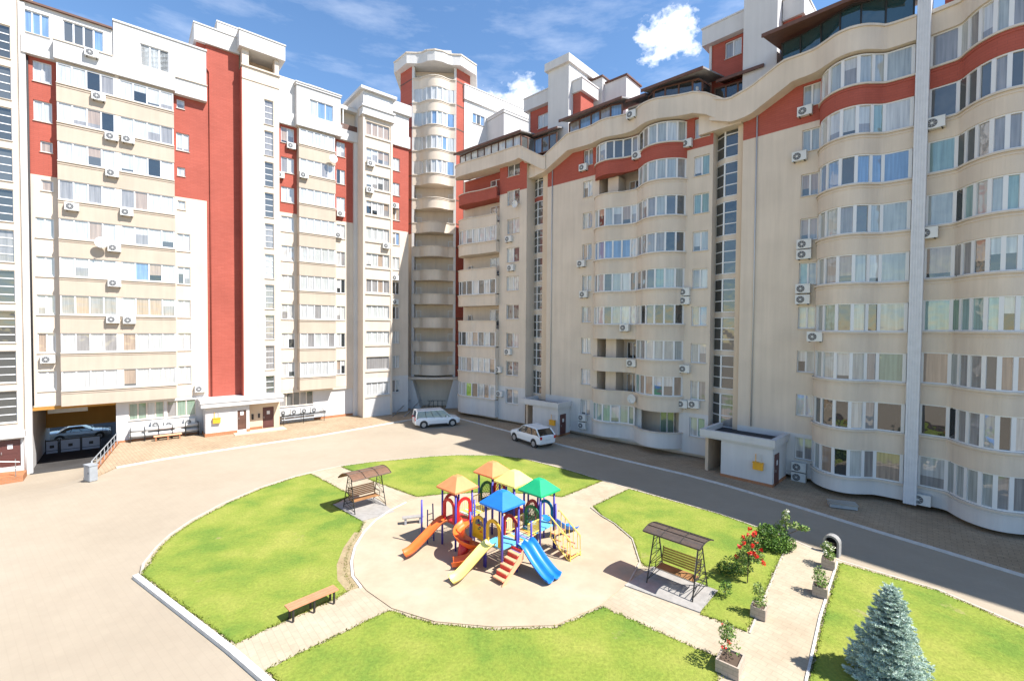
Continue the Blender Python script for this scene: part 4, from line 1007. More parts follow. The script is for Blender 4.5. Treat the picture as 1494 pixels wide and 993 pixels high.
def slide(pts, w, mat, side=.16, lanes=1, name='slide'):
    """open chute: floor and raised rims along a 3D centre line"""
    V = [Vector(p) for p in pts]
    fine = []
    for i in range(len(V)-1):
        p0, p1, p2, p3 = V[max(i-1,0)], V[i], V[i+1], V[min(i+2,len(V)-1)]
        for k in range(6):
            t = k/6; fine.append(.5*((2*p1)+(p2-p0)*t+(2*p0-5*p1+4*p2-p3)*t*t+(3*p1-p0-3*p2+p3)*t**3))
    fine.append(V[-1])
    prof = []
    hw = w/2
    for l in range(lanes):
        a = -hw + w*l/lanes; b = a + w/lanes
        for q in range(9):
            f = q/8; prof.append((a + (b-a)*f, side*(abs(2*f-1)**3.2)))
    top = [(x, z) for x, z in prof]; bot = [(x*1.02, z-.035) for x, z in reversed(prof)]
    ring = [(-hw-.03, side+.0)] + top + [(hw+.03, side)] + bot
    def f(m):
        R_ = []
        for i, p in enumerate(fine):
            t = (fine[min(i+1, len(fine)-1)] - fine[max(i-1, 0)]).normalized(); sd = Vector((t.y, -t.x, 0))
            if sd.length < 1e-4: sd = Vector((1,0,0))
            sd.normalize(); up = sd.cross(t).normalized()
            if up.z < 0: up = -up
            R_.append([p + sd*x + up*z for x, z in ring])
        k = len(ring); vs = [tuple(q) for r in R_ for q in r]
        fs = [(i*k+j, i*k+(j+1)%k, (i+1)*k+(j+1)%k, (i+1)*k+j) for i in range(len(fine)-1) for j in range(k)]
        fs += [tuple(range(k)), tuple((len(fine)-1)*k + j for j in range(k-1,-1,-1))]
        m.add(vs, fs, mat)
    return pm(name, f, smooth=True)
slide([(-.46,.1,1.05),(-.75,.12,.98),(-1.3,.22,.6),(-1.85,.33,.22),(-2.2,.40,.12)], .5, 'p_ryellow')
slide([(-.46,2.95,1.15),(-.8,3.0,1.08),(-1.4,3.1,.65),(-2.0,3.2,.25),(-2.35,3.27,.14)], .5, 'p_orange')
slide([(.1,2.34,1.12),(-.1,2.0,1.1),(-.55,1.9,1.0),(-.85,1.6,.85),(-.75,1.2,.68),(-.5,1.05,.5),(-.55,.85,.4),(-.9,.8,.28),(-1.25,1.1,.16),(-1.45,1.3,.12)], .46, 'p_orange', side=.24, name='spiral_slide')
pm('spiral_core', lambda m: m.tube([(-.75,1.5,-.1),(-.72,1.45,.85)], [.26,.22], 'p_red', 12), smooth=True)
slide([(.58,-.62,.98),(.58,-.85,.92),(.58,-1.35,.5),(.58,-1.9,.16),(.58,-2.2,.10)], .82, 'p_blue', lanes=2, name='double_slide')
slide([(2.75,0,1.05),(3.1,0,.95),(3.8,-.02,.45),(4.5,-.04,.14),(4.8,-.04,.1)], .5, 'p_blue')
# landing below the blue roof, slide platform, stairs
pm('deck', lambda m: m.box(.16, .98, -.66, -.48, .9, .98, 'p_mint'))
for a, b in ((.16,-.66),(1.0,-.66)): pm('post', lambda m: m.tube([(a,b,-.13),(a,b,1.75)], .045, 'p_post', 10), smooth=True)
for a, b in ((-.45,.55),(.55,2.28),(-.45,1.4),(2.72,-.55),(3.15,.46),(-1.1,3.9),(.55,3.6)): pm('post', lambda m: m.tube([(a,b,-.13),(a,b,1.95)], .042, 'p_post', 10), smooth=True)
def st(m):
    for k in range(5):
        x = -.95 + k*.2; z = .05 + k*.17
        m.box(x, x+.24, -.98, -.46, z+.10, z+.15, 'p_salmon'); m.box(x+.19, x+.22, -.98, -.46, z+.15, z+.27, 'p_red')
pm('steps', st)
pm('stair_stringer', lambda m: (m.prism([(-1.0,-1.02),(.15,-1.02),(.15,-.99),(-1.0,-.99)], lambda u: max(-.1, (u+.9)*.85-.25), lambda u: (u+1.0)*.85+.03, 'p_salmon')))
pm('deck', lambda m: m.box(.0, .16, -1.0, -.48, .82, .9, 'p_lilac'))
# plank bridges with railings
def bridge(x0, x1, y0, y1, z, cols, sag=.08, n=9):
    for i in range(n):
        a = x0 + (x1-x0)*i/n; b = a + (x1-x0)/n*.86; zz = z - sag*math.sin(math.pi*(i+.5)/n)
        pm('bridge_plank', lambda m: m.box(a, b, y0, y1, zz-.04, zz, cols[i % len(cols)]))
def rail(x0, x1, y, z, mat='p_rail', h=.55, n=12):
    def f(m):
        m.tube([(x0,y,z+h),(x1,y,z+h)], .022, mat, 6); m.tube([(x0,y,z+.08),(x1,y,z+.08)], .02, mat, 6)
        for i in range(n+1):
            x = x0 + (x1-x0)*i/n; m.tube([(x,y,z+.08),(x,y,z+h)], .011, mat, 5)
    return pm('railing', f)
bridge(S+.02, 2.25-S-.02, -.40, .40, 1.0, ('p_mint','p_salmon','p_rail','p_deckblue','p_lilac'))
rail(1.05, 1.75, -.43, .98); rail(S+.05, 1.75, .43, .98)
bridge(S+.02, 2.2-S-.02, 2.45, 3.2, 1.18, ('p_mint','p_rail'), sag=-.05)
rail(S, 2.2-S, 2.42, 1.12); rail(S, 2.2-S, 3.22, 1.12)
bridge(S*.0+2.2-.38, 2.2+.38, S+.02, 1.45-S-.02, 1.15, ('p_crimson','p_rail','p_mint'), sag=0, n=4)
bridge(2.2-.38, 2.2+.38, 1.45+S+.02, 2.85-S-.02, 1.25, ('p_crimson',), sag=0, n=3)
# yellow-railed staircase on the right
def ys(m):
    for k in range(4):
        y = -.62 - k*.27; z = .82 - k*.2
        m.box(2.3, 2.95, y-.27, y, z, z+.05, 'p_salmon')
pm('steps', ys)
def yr(m):
    for x in (2.27, 2.98):
        m.tube([(x,-.5,1.55),(x,-.55,1.6),(x,-1.65,.85),(x,-1.68,.02),(x,-1.62,.0),(x,-.6,.72)], .03, 'p_rail', 6)
        for k in range(5): m.tube([(x,-.65-k*.22,.68-k*.13),(x,-.65-k*.22,1.52-k*.15)], .016, 'p_rail', 5)
    m.tube([(2.27,-1.66,.1),(2.98,-1.66,.1)], .03, 'p_rail', 6)
pm('stair_railing', yr)
def cl(m):
    m.tube([(-.55,3.75,.0),(-.62,3.75,1.7)], .03, 'p_navy', 6); m.tube([(-.9,3.75,.0),(-.9,3.75,1.5)], .03, 'p_navy', 6)
    for k in range(5): m.tube([(-.9,3.75,.2+k*.27),(-.58,3.75,.2+k*.27)], .02, 'steel', 5)
pm('ladder', cl)
# small see-saw board left of the orange slide
sb = empty('spring_board', (-4.75, 21.9, .13), .3, 'grey flat bench board by a post left of the orange slide on the sand', 'play board')
pm('board', lambda m: m.box(-.5,.5,-.14,.14,.3,.36,'concrete'), sb); pm('support', lambda m: m.box(-.4,-.3,-.1,.1,0,.3,'grey_metal'), sb); pm('support', lambda m: m.box(.3,.4,-.1,.1,0,.3,'grey_metal'), sb)

# ================================================================ YARD FURNITURE
def swing(loc, rz, label, roofm, curv=.36, dep=.62, tilt=-.05, bmat='bench_gold'):
    """garden swing: two lattice A-frames, curved slatted canopy, hanging bench; long axis local x, bench faces -y"""
    e = empty('garden_swing', loc, rz, label, 'garden swing', 'garden swings beside the playground')
    L_, Hh = .86, 1.78
    for s in (-1, 1):
        x = s*L_
        def f(m):
            for y in (-.68, .68):
                m.tube([(x, y, 0), (x*.97, y*.22, Hh)], .026, 'iron', 6)
            for k in range(6):
                t0, t1 = k/6.5+.06, (k+1)/6.5+.06
                y0, y1 = .68*(1-t0*.78), .68*(1-t1*.78); sg = 1 if k % 2 else -1
                m.tube([(x, sg*y0, t0*Hh), (x, -sg*y1, t1*Hh)], .012, 'iron', 5)
                m.tube([(x, -y0, t0*Hh), (x, y0, t0*Hh)], .012, 'iron', 5)
        pm('side_frame', f, e)
    pm('top_beam', lambda m: m.tube([(-L_, 0, Hh), (L_, 0, Hh)], .03, 'iron', 6), e)
    pm('stretcher', lambda m: (m.tube([(-L_, .6, .18), (L_, .6, .18)], .02, 'iron', 6)), e)
    def can(m):
        n = 9
        ang = [(-dep + 2*dep*i/n) for i in range(n+1)]
        pr = [(y, 1.98 - curv*y*y + tilt*y) for y in ang]
        vs = [(x, y, z) for y, z in pr for x in (-1.08, 1.08)] + [(x, y, z-.03) for y, z in pr for x in (-1.08, 1.08)]
        q = 2*(n+1); fs = []
        for i in range(n): fs += [(2*i,2*i+1,2*i+3,2*i+2),(q+2*i+2,q+2*i+3,q+2*i+1,q+2*i),(2*i,2*i+2,q+2*i+2,q+2*i),(2*i+3,2*i+1,q+2*i+1,q+2*i+3)]
        fs += [(0,q,q+1,1),(2*n,2*n+1,q+2*n+1,q+2*n)]
        m.add(vs, fs, roofm)
        for i in range(0, n+1, 3): m.tube([(-1.09, pr[i][0], pr[i][1]+.012), (1.09, pr[i][0], pr[i][1]+.012)], .014, 'iron', 5)
        for x in (-1.08, -.36, .36, 1.08): m.tube([(x, y, z+.012) for y, z in pr], .014, 'iron', 5)
    pm('canopy', can, e)
    def seat(m):
        for k in range(6): m.box(-.72, .72, -.26+k*.085, -.19+k*.085, .47, .495, 'bench_wood')
    st_ = pm('seat', seat, e)
    def back(m):
        for k in range(6):
            z = .56 + k*.085; y = .27 + k*.025; m.box(-.72, .72, y, y+.022, z, z+.065, bmat)
    pm('backrest', back, e)
    for s in (-.73, .73): pm('armrest', lambda m: (m.tube([(s,-.25,.45),(s,.28,.45),(s,.42,1.08)], .018, 'iron', 5), m.tube([(s,-.24,.45),(s,-.24,.7),(s,.33,.72)], .016, 'iron', 5)), e)
    for s in (-1, 1):
        for y in (-.22, .3): pm('hanger', lambda m: m.tube([(s*.73,y,.72),(s*.78,y*.3,Hh)], .009, 'steel', 5), e)
    return e
simple('bench_wood', (.34,.17,.07), .5, var=.15); simple('bench_gold', (.38,.25,.045), .5, var=.15); 
def tinted(name, rgb, tint, k):
    m = simple(name, rgb, .5, var=.15, scale=7); nt = m.node_tree; p = nt.nodes['Principled BSDF']
    tr = N(nt, 'ShaderNodeBsdfTransparent'); tr.inputs['Color'].default_value = (*tint, 1); mx = N(nt, 'ShaderNodeMixShader'); mx.inputs['Fac'].default_value = k
    nt.links.new(p.outputs[0], mx.inputs[1]); nt.links.new(tr.outputs[0], mx.inputs[2]); nt.links.new(mx.outputs[0], nt.nodes['Material Output'].inputs['Surface'])
tinted('slat_grey', (.13,.11,.10), (.62,.36,.20), .45); tinted('slat_brown', (.24,.14,.09), (.62,.36,.20), .35); simple('bench_orange', (.52,.22,.115), .5, var=.1)
swing((6.22, 16.75, .14), math.atan2(-.69,.72), 'gold-slatted garden swing with dark grey canopy on the concrete pad near the red rose bush', 'slat_grey')
swing((-7.75, 23.95, .14), math.atan2(.70,.72), 'brown-slatted garden swing with sagging canopy at the upper left edge of the sand', 'slat_brown', .42, .85, -.12, 'bench_wood')
b = empty('park_bench', (-6.62, 15.03, .13), math.atan2(1.04,.97), 'long orange backless bench beside the lower left lawn', 'bench')
pm('seat', lambda m: [m.box(-.82,.82,-.2+.14*k,-.075+.14*k,.42,.46,'bench_orange') for k in range(3)], b)
for x in (-.68, 0, .68): pm('leg', lambda m: (m.box(x-.03,x+.03,-.17,-.12,0,.42,'iron'), m.box(x-.03,x+.03,.12,.17,0,.42,'iron'), m.box(x-.03,x+.03,-.12,.12,.36,.42,'iron')), b)
p = SL.w(6.4, .25, .06); b = empty('wall_bench', p, SL.rz, 'low terracotta bench against the white ground floor wall right of the archway', 'bench')
pm('seat', lambda m: m.box(-.95,.95,-.2,.2,.34,.42,'p_salmon'), b)
for x in (-.8, 0, .8): pm('leg', lambda m: m.box(x-.05,x+.05,-.16,.16,0,.34,'plinth'), b)

# ---- plants
def leaf_mat(name, a, b_, rough=.6):
    m, nt, p = new_mat(name); p.inputs['Roughness'].default_value = rough; p.inputs['Specular IOR Level'].default_value = .3
    tc = N(nt, 'ShaderNodeTexCoord'); n1 = N(nt, 'ShaderNodeTexNoise'); n1.inputs['Scale'].default_value = 5; n1.inputs['Detail'].default_value = 4
    nt.links.new(tc.outputs['Object'], n1.inputs['Vector']); mr = N(nt, 'ShaderNodeMapRange'); mr.inputs['From Min'].default_value = .35; mr.inputs['From Max'].default_value = .65; nt.links.new(n1.outputs['Fac'], mr.inputs['Value'])
    mx = N(nt, 'ShaderNodeMix', data_type='RGBA'); mx.inputs['A'].default_value = (*a, 1); mx.inputs['B'].default_value = (*b_, 1)
    nt.links.new(mr.outputs[0], mx.inputs['Factor']); nt.links.new(mx.outputs['Result'], p.inputs['Base Color'])
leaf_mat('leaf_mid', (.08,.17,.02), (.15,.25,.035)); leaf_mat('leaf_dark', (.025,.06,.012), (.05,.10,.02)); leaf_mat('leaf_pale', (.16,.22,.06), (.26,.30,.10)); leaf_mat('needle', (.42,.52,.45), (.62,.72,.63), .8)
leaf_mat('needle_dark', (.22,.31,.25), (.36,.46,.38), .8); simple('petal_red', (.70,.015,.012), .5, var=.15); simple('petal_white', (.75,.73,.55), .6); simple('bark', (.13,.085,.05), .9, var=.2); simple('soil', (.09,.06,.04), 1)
def leaves(m, c, rad, n, size, mats, rnd, shell=.55):
    for _ in range(n):
        while True:
            v = Vector((rnd.uniform(-1,1), rnd.uniform(-1,1), rnd.uniform(-1,1)))
            if shell < v.length < 1: break
            if v.length < 1 and rnd.random() < .25: break
        p = Vector((c[0]+v.x*rad[0], c[1]+v.y*rad[1], c[2]+v.z*rad[2]))
        d = Vector((rnd.uniform(-1,1), rnd.uniform(-1,1), rnd.uniform(-.6,1))).normalized(); s = d.orthogonal().normalized(); s.rotate(Matrix.Rotation(rnd.random()*6.28, 3, d))
        l = size*rnd.uniform(.7,1.4); w_ = l*.42
        a = p - d*l*.5; b2 = p + s*w_*.5; c2 = p + d*l*.5; e2 = p - s*w_*.5
        o = len(m.v); m.v += [tuple(a), tuple(b2), tuple(c2), tuple(e2)]; m.f.append((o,o+1,o+2,o+3)); m.m.append(rnd.choice(mats))
def bush(name, loc, label, clumps, n, size, mats, stems=None, cat='shrub', seed=1):
    e = empty(name, loc, 0, label, cat); rnd = random.Random(seed)
    m = MB(False)
    for c, r in clumps: leaves(m, c, r, n, size, mats, rnd)
    m.build('foliage', e, recalc=False)
    if stems: pm('stem', lambda mm: [mm.tube(s, [.018]*len(s), 'bark', 5) for s in stems], e)
    return e
rnd = random.Random(11)
bush('shrub', (11.45, 19.75, .1), 'big round bright green bush at the end of the right lawn by the road', [((0,0,.42),(.7,.66,.46)),((.4,.25,.46),(.5,.5,.44)),((-.4,-.1,.36),(.5,.5,.38)),((.1,-.42,.32),(.5,.4,.33)),((-.1,.2,.68),(.42,.4,.3)),((.5,-.25,.32),(.42,.36,.34))], 700, .10, ['leaf_mid','leaf_mid','leaf_dark'], [[(0,0,-.05),(.1,0,.6)],[(0,0,0),(-.3,.1,.5)],[(0,0,0),(.4,.2,.5)]], seed=4)
e = bush('flowering_plant', (12.15, 19.9, .1), 'tall pale white-flowering plant rising out of the round green bush', [((0,0,1.3),(.18,.18,.3)),((.3,-.1,1.0),(.35,.25,.12)),((.65,-.2,.9),(.3,.2,.1)),((-.1,.1,.9),(.25,.25,.25))], 110, .12, ['leaf_pale','leaf_mid','leaf_pale'], [[(0,0,0),(0,0,1.4)],[(0,0,.5),(.7,-.2,.95)]], cat='plant', seed=6)
def petals(parent, pts, mat, size=.11):
    r_ = random.Random(5); m = MB(False)
    for c in pts: leaves(m, c, (.07,.07,.07), 16, size, [mat], r_, 0)
    return m.build('flowers', parent, recalc=False)
petals(e, [(0,0,1.45),(.05,-.05,1.6),(-.06,.03,1.3),(.03,.02,1.52)], 'petal_white')
e = bush('rose_bush', (8.95, 16.95, .12), 'tall rose standard with red blooms on a bare stem by the path', [((0,0,1.1),(.42,.42,.36)),((.1,.05,1.5),(.36,.34,.3)),((-.2,-.05,.95),(.3,.28,.22)),((.3,-.1,1.05),(.25,.25,.25))], 330, .085, ['leaf_mid','leaf_dark','leaf_pale'], [[(.0,-.02,0),(.02,0,1.0)],[(.02,0,.7),(.25,0,1.3)],[(.02,0,.7),(-.25,.1,1.2)]], cat='rose bush', seed=8)
petals(e, [(.15,-.3,1.15),(.42,-.2,.95),(.48,-.24,.86),(.1,-.25,1.25),(0,0,1.85),(.25,.1,1.75),(-.15,.05,1.7),(.02,-.3,1.55),(-.35,-.1,1.4),(-.42,0,1.0),(.35,.1,1.5),(-.1,-.35,1.3),(.2,-.1,1.95),(.55,.1,1.2),(-.25,-.2,1.6),(.1,.1,2.0)], 'petal_red', .12)
bush('shrub', (8.7, 17.55, .12), 'low dark green bush behind the red rose', [((0,0,.32),(.5,.5,.34)),((.4,.1,.25),(.4,.4,.28)),((-.3,0,.22),(.35,.35,.25))], 420, .09, ['leaf_dark','leaf_dark','leaf_mid'], [[(0,0,-.05),(0,.05,.4)]], seed=9)
bush('shrub', (7.65, 15.95, .12), 'smallest dark shrub, alone on the lawn corner beside the concrete swing pad', [((0,0,.3),(.24,.24,.24)),((.08,.1,.42),(.18,.18,.14))], 220, .07, ['leaf_mid','leaf_dark'], [[(0,0,-.02),(0,0,.35)]], seed=10)
ground_spots = [(7.9,15.6),(8.95,16.8),(6.1,13.4)]
def planter(loc, rz, label, clumps, n, mats, flowers=None, seed=1, w=.45, d=.45, h=.36):
    e = empty('flower_planter', loc, rz, label, 'planter', 'stone planters along the right-hand path')
    def bx(m):
        t = .05
        for b_ in ((-w/2,w/2,-d/2,-d/2+t),(-w/2,w/2,d/2-t,d/2),(-w/2,-w/2+t,-d/2+t,d/2-t),(w/2-t,w/2,-d/2+t,d/2-t)): m.box(*b_, 0, h, 'planter_stone')
        m.box(-w/2+t, w/2-t, -d/2+t, d/2-t, 0, .05, 'planter_stone')
    pm('box', bx, e); pm('soil', lambda m: m.box(-w/2+.051, w/2-.051, -d/2+.051, d/2-.051, .051, h-.05, 'soil'), e)
    r_ = random.Random(seed); m = MB(False)
    for c, r in clumps: leaves(m, c, r, n, .085, mats, r_, .2)
    f = m.build('plant', e, recalc=False)
    if flowers: petals(e, flowers, 'petal_white' if seed == 21 else 'petal_red', .07)
    return e
brick_mat('planter_stone', (.42,.34,.27), (.38,.31,.25), (.30,.25,.2), 1, .26, .13, .01)
C0 = [((0,0,.62),(.26,.26,.26)),((.1,.05,.8),(.2,.2,.2)),((-.15,-.05,.55),(.2,.2,.18))]
planter((8.31,14.95,.12), math.atan2(1.25,1), 'square stone planter with sparse yellowish shrub at the near corner of the small lawn', C0 + [((0,.05,.95),(.16,.16,.16))], 85, ['leaf_pale','leaf_mid','leaf_pale'], seed=22)
planter((12.85,18.15,.11), math.atan2(1.2,1), 'stone planter with white flowers directly in front of the round-topped bin', C0 + [((.2,.1,.7),(.2,.2,.2))], 120, ['leaf_pale','leaf_mid'], [(-.2,-.1,.8),(0,-.15,.85),(-.1,0,.9),(.1,.1,.95),(.2,.1,.8),(-.25,.1,.7)], seed=21)
planter((11.2,16.2,.11), math.atan2(1.2,1), 'stone planter with leafy green plant halfway along the kerb of the spruce lawn', C0, 150, ['leaf_mid','leaf_mid','leaf_pale'], seed=23)
planter((6.2,12.55,.11), math.atan2(1.2,1), 'larger stone planter with straggly reddish rose at the bottom of the photo', [((0,0,.7),(.35,.3,.3)),((.2,.15,.9),(.3,.25,.2)),((-.1,.05,1.15),(.2,.2,.25)),((.35,.2,.75),(.25,.22,.2))], 130, ['leaf_mid','leaf_dark','leaf_pale'], [(-.25,0,.9),(-.3,.1,.75),(.1,.2,1.1)], seed=24, w=.72, d=.6)
# litter bin with a round concrete head
e = empty('litter_bin', (13.9, 19.45, .0), math.atan2(-1,.8), 'grey concrete bin with an arched top beside the road', 'litter bin')
def bn(m):
    n = 10; r = .3; out = [(-r,0)] + [(-r*math.cos(math.pi*i/n), .55+r*math.sin(math.pi*i/n)) for i in range(n+1)] + [(r,0)]
    ri = .22; inn = [(-ri,0)] + [(-ri*math.cos(math.pi*i/n), .55+ri*math.sin(math.pi*i/n)) for i in range(n+1)] + [(ri,0)]
    k = len(out)
    for y in (-.16, .16):
        m.add([(x,y,z) for x,z in out]+[(x,y,z) for x,z in inn], [(i,i+1,k+i+1,k+i) for i in range(k-1)], 'bin_concrete')
    for L_ in (out, inn): m.add([(x,-.16,z) for x,z in L_]+[(x,.16,z) for x,z in L_], [(i,i+1,k+i+1,k+i) for i in range(k-1)], 'bin_concrete')
pm('arch', bn, e); pm('back_plate', lambda m: m.prism([(-.22,.1),(.22,.1),(.22,.13),(-.22,.13)], 0, .72, 'iron'), e); pm('basket', lambda m: m.lathe((0,0,.08), [(.15,0),(.19,.5),(.17,.5),(.13,.03)], 'iron', 14), e)
# blue spruce
def spruce(loc, Ht, label):
    e = empty('spruce_tree', loc, .4, label, 'spruce'); r_ = random.Random(77)
    pm('trunk', lambda m: m.tube([(0,0,-.05),(0,0,Ht*.5),(0,0,Ht*.97)], [.09,.05,.012], 'bark', 8), e)
    m = MB(False); z = .12
    def needle(p, d, l, mat):
        s = d.orthogonal().normalized(); s.rotate(Matrix.Rotation(r_.random()*6.28, 3, d)); w_ = l*.16
        o = len(m.v); m.v += [tuple(p - s*w_), tuple(p + d*l), tuple(p + s*w_)]; m.f.append((o,o+1,o+2)); m.m.append(mat)
    def twig(p, d, l, mat):
        n = int(l*95)+5
        for q in range(n):
            t = q/n; pt = p + d*(l*t)
            for _ in range(3):
                nd = (d*.75 + Vector((r_.uniform(-1,1), r_.uniform(-1,1), r_.uniform(-.5,1)))*.85).normalized()
                needle(pt, nd, r_.uniform(.05,.08), mat)
    while z < Ht*.985:
        f = 1 - z/Ht; L_ = .92*(f**.85) + .05
        nb = max(5, int(15*f**.5 + 3)); ph = r_.random()*6.28
        for k in range(nb):
            a = ph + 6.283*k/nb + r_.uniform(-.15,.15); el = .02 + .55*(1-f)**1.5 + r_.uniform(-.1,.12); l = L_*r_.uniform(.72,1.12)
            d = Vector((math.cos(a)*math.cos(el), math.sin(a)*math.cos(el), math.sin(el))); side = Vector((-math.sin(a), math.cos(a), 0))
            steps = max(3, int(l/.1))
            for q in range(steps+1):
                t = q/steps
                if t < .22 and l > .4: continue
                p = Vector((0,0,z)) + d*(l*t) + Vector((0,0,-.16*l*t*t + .14*l*t**4))
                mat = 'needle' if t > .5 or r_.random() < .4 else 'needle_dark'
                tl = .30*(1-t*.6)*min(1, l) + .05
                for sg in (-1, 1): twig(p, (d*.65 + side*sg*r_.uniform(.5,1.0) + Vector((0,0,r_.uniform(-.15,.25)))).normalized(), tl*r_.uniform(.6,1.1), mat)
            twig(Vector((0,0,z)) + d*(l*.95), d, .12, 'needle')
        z += .155*(.55 + .6*f)
    twig(Vector((0,0,Ht*.93)), Vector((0,0,1)), Ht*.09, 'needle')
    m.build('branches', e, recalc=False)
spruce((10.22, 12.05, .12), 2.62, 'young blue spruce tree on the lawn in the bottom right corner')

# ---- vehicles
simple('car_white', (.78,.78,.77), .22, 0, .6); simple('car_silver', (.42,.45,.48), .25, .35, .6); simple('tyre', (.018,.018,.018), .8); simple('hub', (.5,.5,.5), .35, .6); simple('lamp_red', (.5,.02,.02), .25); simple('lamp_clear', (.7,.7,.7), .15); simple('trim', (.03,.03,.032), .5); glass('car_glass', (.015,.018,.02))
def car(name, loc, rz, label, Ln, Wd, Ht, mat, style):
    """loft of cross sections along x (front at +x)"""
    e = empty(name, loc, rz, label, 'car')
    if style == 'mpv':   st = [(-.5,.50,.86,.84),(-.485,.40,.95,.92),(-.40,.3,1,1),(-.2,.3,1,1.0),(.0,.3,1,.97),(.2,.3,1,.93),(.33,.3,1,.90),(.44,.32,.95,.82),(.485,.38,.86,.72),(.5,.46,.76,.62)]
    elif style == 'suv': st = [(-.5,.52,.86,.92),(-.485,.42,.95,1.0),(-.40,.36,1,1.03),(-.2,.36,1,1.0),(.0,.36,1,.98),(.2,.36,1,.96),(.33,.36,1,.95),(.44,.38,.95,.88),(.485,.44,.86,.78),(.5,.5,.76,.68)]
    else:                st = [(-.5,.50,.84,.80),(-.485,.36,.93,.90),(-.40,.28,1,.93),(-.2,.28,1,.92),(.0,.28,1,.90),(.2,.28,1,.87),(.33,.28,1,.82),(.44,.3,.94,.74),(.485,.36,.86,.66),(.5,.44,.76,.58)]
    hw = Wd/2
    def bd(m):
        vs = []; 
        for x, zl, w, zt in st:
            b_ = hw*w
            for y, z in ((-b_*.88,zl*.75),(-b_,zl),(-b_,zl+(zt-zl)*.6),(-b_*.93,zt),(-b_*.5,zt+.035),(b_*.5,zt+.035),(b_*.93,zt),(b_,zl+(zt-zl)*.6),(b_,zl),(b_*.88,zl*.75)): vs.append((x*Ln, y, z))
        k = 10; n = len(st)
        fs = [(i*k+j, i*k+(j+1)%k, (i+1)*k+(j+1)%k, (i+1)*k+j) for i in range(n-1) for j in range(k)] + [tuple(range(k-1,-1,-1)), tuple((n-1)*k+j for j in range(k))]
        m.add(vs, fs, mat)
    o = pm('body', bd, e, smooth=False)
    md = o.modifiers.new('round', 'BEVEL'); md.width = .05; md.segments = 2; md.limit_method = 'ANGLE'; md.angle_limit = R(25)
    gh = {'mpv': [(-.48,.92),(-.455,Ht-.02),(.13,Ht),(.31,.93)], 'suv': [(-.485,.99),(-.36,Ht-.06),(.06,Ht),(.27,.95)], 'sedan': [(-.36,.90),(-.2,Ht-.02),(.04,Ht),(.24,.87)]}[style]
    def cab(m, grow=0, z_top=None, matx=None):
        (x0,z0),(x1,z1),(x2,z2),(x3,z3) = gh
        b0, b1 = hw*.92, hw*.80
        low = [(x0*Ln,-b0,z0-.03),(x3*Ln,-b0,z3-.03),(x3*Ln,b0,z3-.03),(x0*Ln,b0,z0-.03)]; top = [(x1*Ln,-b1,z1-.05),(x2*Ln,-b1,z2-.05),(x2*Ln,b1,z2-.05),(x1*Ln,b1,z1-.05)]
        m.add(low+top, [(0,1,5,4),(1,2,6,5),(2,3,7,6),(3,0,4,7)], 'car_glass')
    pm('windows', cab, e)
    def rf(m):
        (x0,z0),(x1,z1),(x2,z2),(x3,z3) = gh; b0, b1 = hw*.925, hw*.815
        vs = [(x1*Ln-.03,-b1,z1-.055),(x2*Ln+.03,-b1,z2-.055),(x2*Ln+.03,b1,z2-.055),(x1*Ln-.03,b1,z1-.055),(x1*Ln+.12,-b1*.85,z1),(x2*Ln-.12,-b1*.85,z2),(x2*Ln-.12,b1*.85,z2),(x1*Ln+.12,b1*.85,z1)]
        m.add(vs, [(0,3,2,1),(4,5,6,7),(0,1,5,4),(1,2,6,5),(2,3,7,6),(3,0,4,7)], mat)
        for s in (-1, 1):
            for (xa,za),(xb,zb),th in (((x0,z0),(x1,z1),.10),((x3,z3),(x2,z2),.04)): m.tube([(xa*Ln,s*b0,za-.04),(xb*Ln,s*b1,zb-.06)], th*.6, mat, 6)
            for f in ((.36,.04,) if style != 'mpv' else (.42,.2,-.02)):
                xb = (x0+(x3-x0)*(.5+ (f-.2))); m.tube([(xb*Ln,s*b0*1.005,z0-.02),((x1+(x2-x1)*(.5+(f-.2)*.9))*Ln,s*b1*1.01,z1-.07)], .022, 'trim', 5)
    pm('roof', rf, e)
    wx = .315*Ln; wr = .32 if style != 'sedan' else .31
    for sx in (-1, 1):
        for s in (-1, 1):
            w_ = pm('wheel', lambda m: m.tube([(sx*wx, s*(hw-.19), wr),(sx*wx, s*(hw+.012), wr)], wr, 'tyre', 20), e)
            pm('rim', lambda m: m.tube([(sx*wx, s*(hw+.0), wr),(sx*wx, s*(hw+.03), wr)], wr*.66, 'hub', 14), w_)
            pm('wheel_arch', lambda m: m.tube([(sx*wx, s*(hw-.22), wr+.03),(sx*wx, s*(hw+.004), wr+.03)], wr+.075, 'trim', 20), e)
    for s in (-1, 1):
        zt = st[2][3]
        pm('tail_light', lambda m: m.box(-.5*Ln-.012,-.47*Ln, s*hw*.80-.09, s*hw*.80+.09, zt-.28, zt+.04 if style == 'mpv' else zt-.05, 'lamp_red'), e)
        pm('headlight', lambda m: m.box(.455*Ln,.49*Ln+.0, s*hw*.74-.14, s*hw*.74+.1, .62, .76, 'lamp_clear'), e)
        pm('mirror', lambda m: m.box(.17*Ln,.20*Ln, s*(hw+.06)-.09, s*(hw+.06)+.07, .95, 1.08, mat), e)
    for s in (-1, 1): pm('sill_trim', lambda m: m.box(-.2*Ln,.2*Ln, s*hw-.02, s*hw+.012, .24, .36, 'trim'), e)
    pm('number_plate', lambda m: m.box(-.5*Ln-.015,-.5*Ln+.01,-.26,.26,.62,.73,'lamp_clear'), e)
    return e
car('parked_car', (-7.45, 44.95, .0), math.atan2(1.0,2.4), 'white seven-seat minivan parked near the corner tower', 4.5, 1.76, 1.68, 'car_white', 'mpv')
